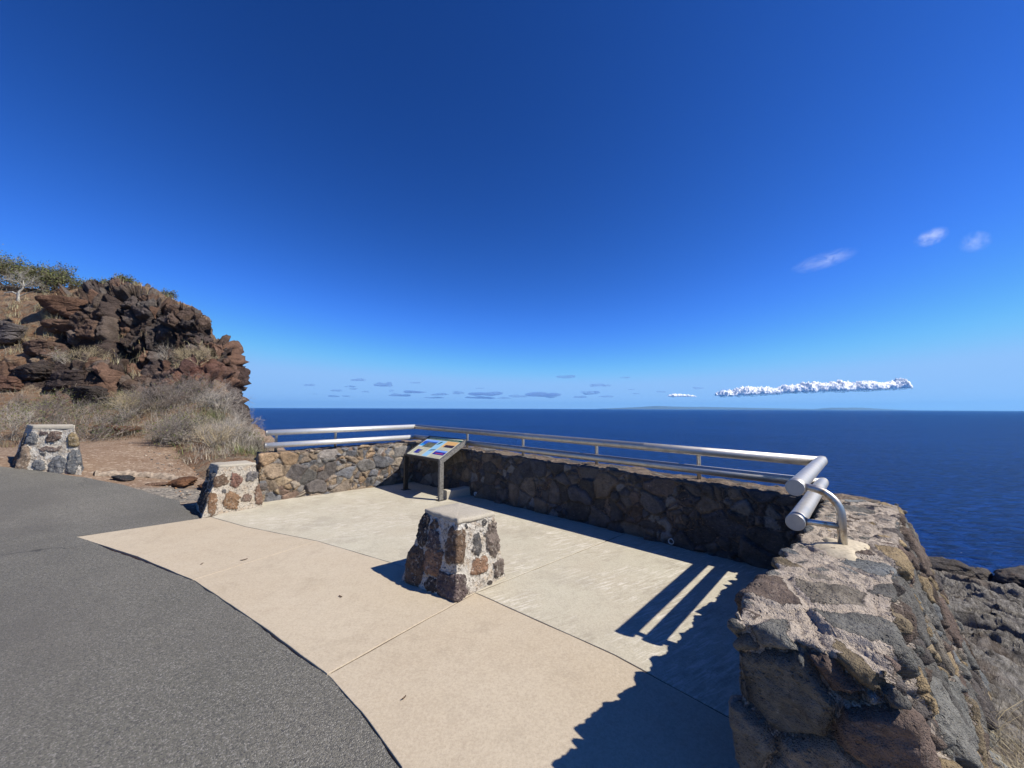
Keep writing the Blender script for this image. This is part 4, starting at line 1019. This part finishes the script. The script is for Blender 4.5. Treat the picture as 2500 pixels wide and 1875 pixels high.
def shrub(pos, size, seed, label, twc, lfc=None, nleaf=0, group='dry shrubs on the hillside', n_main=10, depth=5, spread=1., lsz=.02, thick=.012, name='shrub', flat=.8, lrad=.06, cat='shrub'):
    pos = np.array(pos, float) - np.array([0, 0, .05 * size]); root = empty(name, tuple(pos), label, cat, group)
    sg, tips = twig_tree(pos, size, seed, n_main, depth, spread, thick, flat=flat)
    V, F = twig_mesh(sg); lv = np.repeat(np.array([s[4] for s in sg]), 6)[:, None]; r_ = np.random.default_rng(seed)
    c = np.array(twc) * np.repeat(r_.uniform(.65, 1.3, (len(sg), 1)), 6, 0)
    meshobj('branches', V, F, VEG, parent=root, attrs={'col': np.repeat(c[::1], 1, 0)}, smooth=False)
    if nleaf:
        tp = np.array([t[0] for t in tips]); V, F = leaves(tp, nleaf, lrad * size, lsz, seed + 1, .7)
        c = np.array(lfc) * r_.uniform(.55, 1.5, (nleaf, 1)) * np.array([1, 1, 1]) + r_.uniform(0, .03, (nleaf, 1)) * np.array([1, .8, .2])
        meshobj('foliage', V, F, VEG, parent=root, attrs={'col': np.repeat(c, 4, 0)}, smooth=False)
    return root
GT = (.36, .32, .265); DT = (.20, .17, .145); YT = (.38, .31, .19); LG = (.11, .125, .04); LD = (.06, .075, .03)
sh = [  # survey column, row of the foot, size m, twig, leaf, leaves, label
 (110, 1030, 1.0, DT, LG, 1100, 'green grey twiggy shrub behind the far left bollard'),
 (215, 1085, 1.15, DT, LD, 1300, 'dense dark shrub touching the right side of the far left bollard'),
 (30, 1075, .9, GT, LG, 500, 'pale twiggy shrub left of the far bollard'),
 (425, 1085, .9, GT, None, 0, 'bare grey shrub low on the bank right of the rust coloured soil'),
 (455, 1080, 1.0, DT, LG, 700, 'shrub with a green patch of leaves in the middle of the grey scrub'),
 (520, 1085, .8, GT, None, 0, 'bare grey shrub near the foot of the slope left of the wall'),
 (575, 1090, .75, GT, None, 0, 'grey shrub just left of the wall end'),
 (625, 1098, .6, GT, LG, 260, 'low shrub with green tips against the sea beside the rail end'),
 (395, 1005, 1.1, DT, None, 0, 'tall purplish bare shrub high on the scrub slope'),
 (470, 985, 1.25, DT, LG, 250, 'large bare shrub below the right end of the bluff'),
 (540, 1005, 1.0, GT, None, 0, 'bare shrub on the right shoulder of the slope'),
 (590, 1050, .85, GT, None, 0, 'bare shrub outlined against the sea on the right shoulder'),
 (330, 1020, .9, YT, LG, 200, 'straw coloured shrub in the middle of the scrub slope'),
 (385, 895, .95, GT, None, 0, 'grey shrub in the hollow of the bluff'),
 (480, 890, 1.0, YT, None, 0, 'straw coloured shrub in the cleft at the right of the bluff'),
 (205, 885, .8, YT, None, 0, 'pale dry shrub at the left foot of the bluff'),
 (150, 890, .7, GT, LG, 200, 'dry shrub on the ledge above the lichen boulder'),
]
for i, (xp, yp, sz, tw, lf, nl_, lb) in enumerate(sh):
    shrub(hill_at(xp, yp), sz, 900 + i, lb, tw, lf, nl_, thick=.009, n_main=13 if sz > .9 else 8)
r7 = random.Random(12)
for i in range(22):
    xp = r7.uniform(230, 640) if i % 3 else r7.uniform(-20, 330); yp = r7.uniform(990, 1095) if xp > 330 else r7.uniform(985, 1055)
    shrub(hill_at(xp, max(yp, 1060) if xp > 600 else yp), r7.uniform(.4, .75), 1200 + i, 'one of the many low twiggy shrubs crowded in the scrub under the bluff', r7.choice((GT, DT, YT, DT)), LG, r7.choice((0, 0, 120)), 'low twiggy shrubs in the scrub', thick=.010, n_main=9, depth=4)
# green shrubs along the crest
cs = [(20, 700, 2.0, 'large green shrub crowning the hill at the left edge', 4200), (75, 705, 1.8, 'green shrub on the crest behind the pale branched tree', 3200), (128, 712, 1.5, 'third green crest shrub, where the hedge of shrubs ends', 2600), (-60, 700, 2.2, 'green shrub partly cut by the left edge of the picture', 2500),
      (205, 702, .8, 'low green shrub left on the skyline over the bluff', 1100), (250, 700, .8, 'low green shrub on the skyline in the middle of the bluff', 1100), (292, 696, .7, 'low green shrub on the skyline next to the summit knob', 700), (392, 726, .7, 'tiny green tuft on the right shoulder of the skyline', 450)]
for i, (xp, yp, sz, lb, nl_) in enumerate(cs):
    p = hill(xp, 22.3); p[2] -= .16 if sz < 1 else 0
    shrub(p, sz, 700 + i, lb, (.20, .17, .13), (.095, .105, .042), nl_, 'green shrubs along the crest', n_main=16, depth=4, lsz=.05, thick=.012, flat=.55, lrad=.08)
# pale branched dead tree
p = hill_at(22, 735); root = empty('dead_tree', tuple(p), 'small pale grey leaning tree with bare forked branches near the left edge', 'tree')
sgs = []
def br(a, b, r0, r1): sgs.append((np.array(a, float), np.array(b, float), r0, r1, 0))
p = np.array(p); 
K_ = .62
for a_, b_, r0_, r1_ in (((0, 0, -.3), (-.05, 0, .75), .13, .10), ((-.05, 0, .75), (.25, .1, 1.3), .10, .07), ((.25, .1, 1.3), (.9, .1, 1.75), .07, .045), ((.9, .1, 1.75), (1.5, .1, 1.8), .045, .02), ((.25, .1, 1.3), (.1, .1, 1.9), .06, .03),
                         ((-.05, 0, .55), (-.6, 0, .8), .09, .07), ((-.6, 0, .8), (-1.3, 0, .72), .07, .04), ((0, 0, .4), (.55, .1, .75), .06, .045), ((.55, .1, .75), (1.3, .1, .95), .045, .02), ((.9, .1, 1.75), (1.1, .1, 2.3), .04, .015)):
    br(p + np.array(a_) * K_, p + np.array(b_) * K_, r0_ * K_, r1_ * K_)
V, F = twig_mesh(sgs); meshobj('trunk', V, F, VEG, parent=root, attrs={'col': np.tile((.38, .36, .31), (len(V), 1))})
s2, _t = twig_tree(p + (.2, .06, .8), 1.1, 5, 9, 4, 1.2, .012); V, F = twig_mesh(s2); meshobj('twigs', V, F, VEG, parent=root, attrs={'col': np.tile((.30, .28, .24), (len(V), 1))}, smooth=False)
# dry stalks at the foot of the right wall, lower right corner
for i, (x_, y_, n_, lb) in enumerate(((2.42, 1.72, 300, 'dry straw tuft at the outer foot of the near wall'), (2.7, 1.95, 240, 'dry straw tuft in the lower right corner'), (2.75, 2.3, 160, 'small dry straw tuft farther up beside the near wall foot'))):
    r_ = np.random.default_rng(60 + i); bs = np.stack([x_ + r_.normal(0, .09, n_), y_ + r_.normal(0, .09, n_), np.full(n_, plane_z(x_, y_) - .12)], 1)
    V, F, C_ = blades(bs, r_.uniform(.15, .42, n_), r_.uniform(.002, .005, n_), 1.3, pal_dry[r_.integers(0, 3, n_)] * 1.15, 61 + i, 3)
    o = meshobj('straw_tuft', V, F, VEG, attrs={'col': C_}, smooth=False); tag(o, lb, 'grass tuft', 'dry tufts outside the near wall')

# ------------------------------------------------------------------ sea, islands, haze, clouds
SEA_Z = -60.
rs = np.concatenate([[0, 5, 20], np.geomspace(60, 60000, 90)]); V = []
for r in rs:
    for k in range(96): V.append((r * math.cos(2 * math.pi * k / 96), r * math.sin(2 * math.pi * k / 96), SEA_Z))
o = meshobj('sea', np.array(V), grid_faces(len(rs), 96, True), SEA, origin=(0, 0, SEA_Z)); tag(o, 'deep blue open sea with fine ripples out to the horizon', kind='structure')
isl = M_plain('island_land', (.09, .12, .13), .9, .3, .001)
def island(label, pts, Yd, base_w, seed):
    """long low land mass: ridge heights along a bearing, real depth behind"""
    xs = np.linspace(pts[0][0], pts[-1][0], 160); hs_ = np.interp(xs, [p[0] for p in pts], [p[1] for p in pts]); V = []
    hs_ = hs_ * (1 + .10 * np.array([float(fbm(np.array([[x * .03, seed, 0]]), 4, seed)[0]) for x in xs]))
    for k, f_ in enumerate(np.linspace(-1, 1, 15)):
        X_ = (xs - 1250) / 900. * Yd; Y_ = Yd + f_ * base_w; zz = SEA_Z - 1 + (hs_ + 1) / 900. * Yd * (1 - f_ * f_) ** .8
        V += list(np.stack([X_, np.full(160, Y_), zz], 1))
    o = meshobj('island', np.array(V), grid_faces(15, 160), isl); return tag(o, label, kind='structure')
island('faint far island with a rounded peak on the horizon', [(1470, 0), (1530, 3), (1570, 5), (1600, 7.5), (1630, 6), (1670, 5), (1720, 5.5), (1780, 4.5), (1860, 3), (1950, 1.5), (2010, 0)], 55000, 4000, 3)
island('very faint low island on the horizon under the right end of the cloud bank', [(1990, 0), (2030, 4.5), (2090, 5), (2150, 1.5), (2180, 0)], 52000, 3000, 6)
bpy.ops.mesh.primitive_cube_add(size=1, location=(0, 0, 0)) if False else None
hz = meshobj('haze', np.array([(x, y, z_) for x in (-61000, 61000) for y in (-61000, 61000) for z_ in (SEA_Z - 2, 955.)]), [[0, 1, 3, 2], [4, 6, 7, 5], [0, 4, 5, 1], [2, 3, 7, 6], [0, 2, 6, 4], [1, 5, 7, 3]], VEG, smooth=False, origin=(0, 0, 0))
hm = bpy.data.materials.new('haze_air'); hm.use_nodes = True; nt = hm.node_tree; nt.nodes.clear()
pv = N(nt, 'ShaderNodeVolumePrincipled'); pv.inputs['Density'].default_value = 1.1e-5; pv.inputs['Color'].default_value = (.24, .62, 1., 1); pv.inputs['Anisotropy'].default_value = .2
oo = N(nt, 'ShaderNodeOutputMaterial'); nt.links.new(pv.outputs[0], oo.inputs['Volume']); hz.data.materials[0] = hm; hm.cycles.homogeneous_volume = True if hasattr(hm, 'cycles') and hasattr(hm.cycles, 'homogeneous_volume') else False
tag(hz, kind='stuff')

def cloud_mat(name, dens, col, aniso=.3, het=None):
    m = bpy.data.materials.new(name); m.use_nodes = True; nt = m.node_tree; nt.nodes.clear()
    pv = N(nt, 'ShaderNodeVolumePrincipled'); pv.inputs['Density'].default_value = dens; pv.inputs['Color'].default_value = (*col, 1); pv.inputs['Anisotropy'].default_value = aniso
    oo = N(nt, 'ShaderNodeOutputMaterial'); nt.links.new(pv.outputs[0], oo.inputs['Volume']); return m
CW = cloud_mat('cloud_white', .012, (1, 1, 1), 0.); CG = cloud_mat('cloud_shade_grey', .0016, (.36, .55, .84)); CWI = cloud_mat('cloud_wisp', .00045, (.95, .97, 1), .1)  # CG: backlit shade of the small clouds put into a dark bluish colour
def puffs(blobs, seed, sub=3, nz=.25):
    """merge lumpy blobs into one shell set: blobs (x, y, z, rx, ry, rz)"""
    b_ = bmesh.new(); bmesh.ops.create_icosphere(b_, subdivisions=sub, radius=1)
    V0_ = np.array([v_.co[:] for v_ in b_.verts]); F0 = np.array([[v_.index for v_ in f.verts] for f in b_.faces]); b_.free()
    VV = []; FF = []
    for k, (x, y, z_, rx, ry, rz_) in enumerate(blobs):
        d_ = 1 + nz * fbm(V0_ * 1.6 + k * 7.7, 4, seed + k, .6)
        VV.append(V0_ * d_[:, None] * np.array([rx, ry, rz_]) + np.array([x, y, z_])); FF.append(F0 + k * len(V0_))
    return np.concatenate(VV), np.concatenate(FF)
YC = 40000.
def sky(xp, yp, Y_=YC):
    return np.array([(xp - 1250) / 900. * Y_, Y_, 1.5 + (994.3 + 2.3e-3 * xp - yp) / 900. * Y_])
U_ = YC / 900.     # metres per survey pixel
def cloud(name, parts_, label, mat, seed, group=None, sub=3, nz=.3):
    bl = []
    for xp, yp, rx, ry in parts_:
        c = sky(xp, yp); bl.append((c[0], c[1] + random.uniform(-1, 1) * U_ * 6, c[2], rx * U_, max(rx, ry) * U_ * .8, ry * U_))
    V, F = puffs(bl, seed, sub, nz); o = meshobj(name, V, F, mat); return tag(o, label, 'cloud', group)
CUM = bpy.data.materials.new('cumulus'); CUM.use_nodes = True
_b = CUM.node_tree.nodes['Principled BSDF']; _b.inputs['Base Color'].default_value = (.98, .985, 1., 1); _b.inputs['Roughness'].default_value = 1; _b.inputs['Specular IOR Level'].default_value = 0
_b.inputs['Subsurface Weight'].default_value = 1.; _b.inputs['Subsurface Scale'].default_value = 120.; _b.inputs['Subsurface Radius'].default_value = (1, 1, 1)

r_ = random.Random(3); bank = []
top = [(a_, b_ + .5, c_ - 2.5) for a_, b_, c_ in [(1745, 965, 962), (1770, 970, 955), (1800, 968, 954), (1830, 968, 943), (1850, 967, 948), (1880, 965, 948), (1920, 962, 944), (1955, 960, 939), (1985, 960, 937), (2010, 957, 936), (2045, 957, 933), (2080, 955, 937), (2110, 955, 932), (2150, 953, 935), (2185, 951, 937), (2205, 950, 924), (2225, 950, 940)]]
for x in np.arange(1745, 2228, 4.2):
    lo = np.interp(x, [t[0] for t in top], [t[1] for t in top]); hi = np.interp(x, [t[0] for t in top], [t[2] for t in top])
    for _ in range(3):
        f_ = r_.random(); rad = r_.uniform(3.2, 6.) * (.7 + .35 * f_); yy = lo - (lo - hi) * f_ + rad * .4
        bank.append((x + r_.uniform(-2, 2), yy, rad * 1.5, rad * 1.0))
def loft_cloud(name, prof_, label, mat, seed, wob):
    """one closed lumpy body: prof_ rows (x, y of the base, y of the top) in survey px"""
    xs = np.arange(prof_[0][0] - 4, prof_[-1][0] + 4, .9); lo = np.interp(xs, [t[0] for t in prof_], [t[1] for t in prof_]); hi = np.interp(xs, [t[0] for t in prof_], [t[2] for t in prof_])
    wv_ = fbm(np.stack([xs * .06, xs * 0 + seed, xs * 0], 1), 4, seed); hi = hi - 5 * wv_ * (1 if wob > 8 else .3); lo = lo + 2.5 * fbm(np.stack([xs * .09, xs * 0 + 3, xs * 0], 1), 3, seed + 2)
    end = np.minimum(sst(xs[0] - .1, xs[0] + 9, xs), 1 - sst(xs[-1] - 9, xs[-1] + .1, xs)); mid_ = lo - (lo - hi) * .30; V = []
    for x, l_, h_, m_, en in zip(xs, lo, hi, mid_, end):
        for k in range(36):
            t = 2 * math.pi * k / 36; c_, s_ = math.cos(t), math.sin(t)
            dy = (s_ * (m_ - h_) if s_ > 0 else s_ * (l_ - m_)) * en; c = sky(x, m_ - dy)
            V.append((c[0], YC + c_ * (l_ - h_) * .7 * en * U_, c[2]))
    V = np.array(V); n_ = grid_normals(V, len(xs), 36, True); cc2 = V.reshape(len(xs), 36, 3).mean(1).repeat(36, 0)
    if ((V - cc2) * n_).sum(1).mean() < 0: n_ = -n_
    up_ = np.clip((V[:, 2] - cc2[:, 2]) / (U_ * 7) + .5, .28, 1)
    q = V / (U_ * 9); c9, e9, h9 = voro(q * 1.5 + fbm(q, 2, seed)[:, None] * .5, seed); c8, e8, h8 = voro(q * 3.4, seed + 3)
    puff = np.sqrt(np.clip(e9, 0, .5)) * .8 + np.sqrt(np.clip(e8, 0, .5)) * .35 + fbm(q * 1.1, 4, seed + 1) * .55 - .50
    V = V + n_ * (puff * U_ * wob * up_ * end.repeat(36))[:, None]
    F = grid_faces(len(xs), 36, True); hgt_ = np.tile(np.array([math.sin(2 * math.pi * k / 36) for k in range(36)]), len(xs)) - 1.2 * (1 - end.repeat(36)); o = meshobj(name, V, F, mat, attrs={'rise': hgt_})
    return tag(o, label, 'cloud')
_nt = CUM.node_tree; _cv = coords(_nt, 'Object'); _nn = noise(_nt, _cv, .0028, 6, .7)
_nt.links.new(remap(_nt, mathn(_nt, 'ADD', attr(_nt, 'rise'), mathn(_nt, 'MULTIPLY', mathn(_nt, 'SUBTRACT', _nn, .5), 1.9)), -1.0, .1), _b.inputs['Alpha'])
CB = cloud_mat('cloud_body', .03, (1, 1, 1), .0)
loft_cloud('cloud_bank', top, 'long white cumulus bank low over the horizon at the right', CUM, 5, 14.)
loft_cloud('cloud', [(1630, 969, 965), (1645, 970, 961), (1665, 969, 962), (1680, 970, 963), (1700, 969, 966)], 'small white cumulus strip just left of the big cloud bank', CUM, 9, 6.)
GC = 'small grey clouds above the horizon'
gl = [(758, 941, 14, 3.5), (870, 928, 20, 4.5), (857, 944, 14, 3), (862, 950, 10, 3), (820, 954, 16, 3.5), (935, 940, 23, 7), (955, 954, 9, 4), (893, 957, 12, 2.5), (1012, 935, 16, 2), (1015, 957, 33, 4.5), (975, 965, 30, 5), (815, 968, 17, 3.5), (848, 968, 12, 3.2),
      (1075, 963, 24, 4.5), (1117, 959, 16, 6), (1060, 971, 28, 3), (1190, 962, 44, 6), (1175, 971, 40, 4), (1330, 963, 50, 9), (1265, 967, 22, 5), (1440, 959, 22, 6), (1385, 920, 23, 4.5), (1455, 940, 20, 5), (1480, 941, 15, 3.5), (1530, 921, 14, 2.5), (1540, 951, 9, 2), (1550, 961, 11, 2.5), (1615, 956, 14, 2.5), (1708, 947, 15, 3), (1770, 950, 12, 2.5), (1480, 968, 18, 3.5), (1415, 969, 22, 3.5), (1230, 972, 16, 3), (770, 963, 7, 1.5), (1170, 948, 12, 1.6)]
where = ['left', 'centre', 'right']
for i, (x, y, rx, ry) in enumerate(gl):
    pr_ = [(x + max(-.75, min(.75, r_.gauss(0, .42))) * rx, y + max(-.3, min(.3, r_.gauss(0, .22))) * ry , r_.uniform(.25, .5) * rx, r_.uniform(.35, .75) * ry) for _ in range(9)] + [(x, y + ry * .25, rx * .85, ry * .35)]
    cloud('cloud', pr_, 'one of the small flat grey clouds scattered low above the horizon', CG, 40 + i, GC, sub=2, nz=.5)
def wisp(parts_, label, seed, dens):
    """thin soft cloud: volume whose density fades to nothing inside an ellipsoid"""
    x, y, rx, ry, rot = parts_; c = sky(x, y, 30000.); u = 30000 / 900.
    b_ = bmesh.new(); bmesh.ops.create_icosphere(b_, subdivisions=3, radius=1)
    V = np.array([v_.co[:] for v_ in b_.verts]); F = np.array([[v_.index for v_ in f.verts] for f in b_.faces]); b_.free()
    o = meshobj('wispy_cloud', V, F, VEG, origin=(0, 0, 0)); o.location = c; o.scale = (rx * u, rx * u * .5, ry * u); o.rotation_euler = (0, -rot, 0)
    m = bpy.data.materials.new('wisp_air'); m.use_nodes = True; nt = m.node_tree; nt.nodes.clear(); v = coords(nt, 'Object')
    ln = N(nt, 'ShaderNodeVectorMath', operation='LENGTH'); nt.links.new(v, ln.inputs[0])
    mp = N(nt, 'ShaderNodeMapping'); mp.inputs['Location'].default_value = (seed, 0, 0); mp.inputs['Scale'].default_value = (1.2, 1, .8); nt.links.new(v, mp.inputs[0])
    n_ = noise(nt, mp.outputs[0], 1.9, 7, .68, 1.1); f_ = mathn(nt, 'MULTIPLY', remap(nt, n_, .44, .74), remap(nt, ln.outputs['Value'], .0, .95, 1, 0)); f_ = mathn(nt, 'MULTIPLY', f_, dens)
    pv = N(nt, 'ShaderNodeVolumePrincipled'); nt.links.new(f_, pv.inputs['Density']); pv.inputs['Color'].default_value = (.97, .98, 1, 1); pv.inputs['Anisotropy'].default_value = .3
    oo = N(nt, 'ShaderNodeOutputMaterial'); nt.links.new(pv.outputs[0], oo.inputs['Volume']); o.data.materials[0] = m
    return tag(o, label, 'cloud', 'thin clouds high at the right')
wisp((2303, 566, 48, 24, .42), 'brightest of the thin white cloud wisps high at the right', 1.3, .0017)
wisp((2412, 578, 44, 30, .35), 'faint wisp near the right edge of the sky', 4.1, .0009)
wisp((2030, 627, 92, 24, .28), 'long torn faint wisp, lowest of the three high at the right', 7.7, .0006)

# ------------------------------------------------------------------ light and camera
SUN = Vector((.925, -.30, 1.0)).normalized(); EL = math.asin(SUN.z); AZ = math.atan2(SUN.x, SUN.y)
W_ = bpy.data.worlds.new('World'); SC.world = W_; W_.use_nodes = True; nt = W_.node_tree; bg = nt.nodes['Background']
skyn = N(nt, 'ShaderNodeTexSky', sky_type='NISHITA'); skyn.sun_disc = False; skyn.sun_elevation = EL; skyn.sun_rotation = AZ
skyn.air_density = .7; skyn.dust_density = 0.; skyn.ozone_density = 6.; skyn.altitude = 60
sp_ = N(nt, 'ShaderNodeSeparateColor'); cb_ = N(nt, 'ShaderNodeCombineColor'); nt.links.new(skyn.outputs[0], sp_.inputs[0])
for k_, (a_, g_) in enumerate(((.44, 1.95), (.69, 1.6), (1.0, 1.5))):      # deep, saturated tropical sky
    o_ = mathn(nt, 'MULTIPLY', mathn(nt, 'POWER', sp_.outputs[k_], g_), a_)
    nt.links.new(mathn(nt, 'SMOOTH_MIN', o_, (3.1, 5.8, 10.2)[k_], (1.2, 2., 3.)[k_]), cb_.inputs[k_])
nt.links.new(cb_.outputs[0], bg.inputs[0]); bg.inputs[1].default_value = .067
sl = bpy.data.lights.new('sun', 'SUN'); sl.energy = 5.; sl.angle = math.radians(.53); sl.color = (1, .94, .85)
so = bpy.data.objects.new('sun', sl); COL.objects.link(so); so.rotation_euler = SUN.to_track_quat('Z', 'Y').to_euler()
cam = bpy.data.cameras.new('camera'); cam.sensor_width = 36; cam.lens = 36 * 900 / 2500; cam.clip_start = .05; cam.clip_end = 300000
co = bpy.data.objects.new('camera', cam); COL.objects.link(co)
pitch = math.atan(59.5 / 900); roll = math.radians(.21)
fw = Vector((0, math.cos(pitch), math.sin(pitch))); r0 = Vector((1, 0, 0)); up = r0.cross(fw); r2 = r0 * math.cos(roll) + up * math.sin(roll); u2 = r2.cross(fw)
co.matrix_world = Matrix(((r2.x, u2.x, -fw.x, 0), (r2.y, u2.y, -fw.y, 0), (r2.z, u2.z, -fw.z, 1.5), (0, 0, 0, 1)))
SC.camera = co
SC.view_settings.view_transform = 'Standard'; SC.view_settings.look = 'None'; SC.view_settings.exposure = .5; SC.view_settings.gamma = 1
SC.cycles.max_bounces = 8; SC.cycles.volume_bounces = 5; SC.cycles.transparent_max_bounces = 12
SC.cycles.volume_max_steps = 64
SC.cycles.use_denoising = True
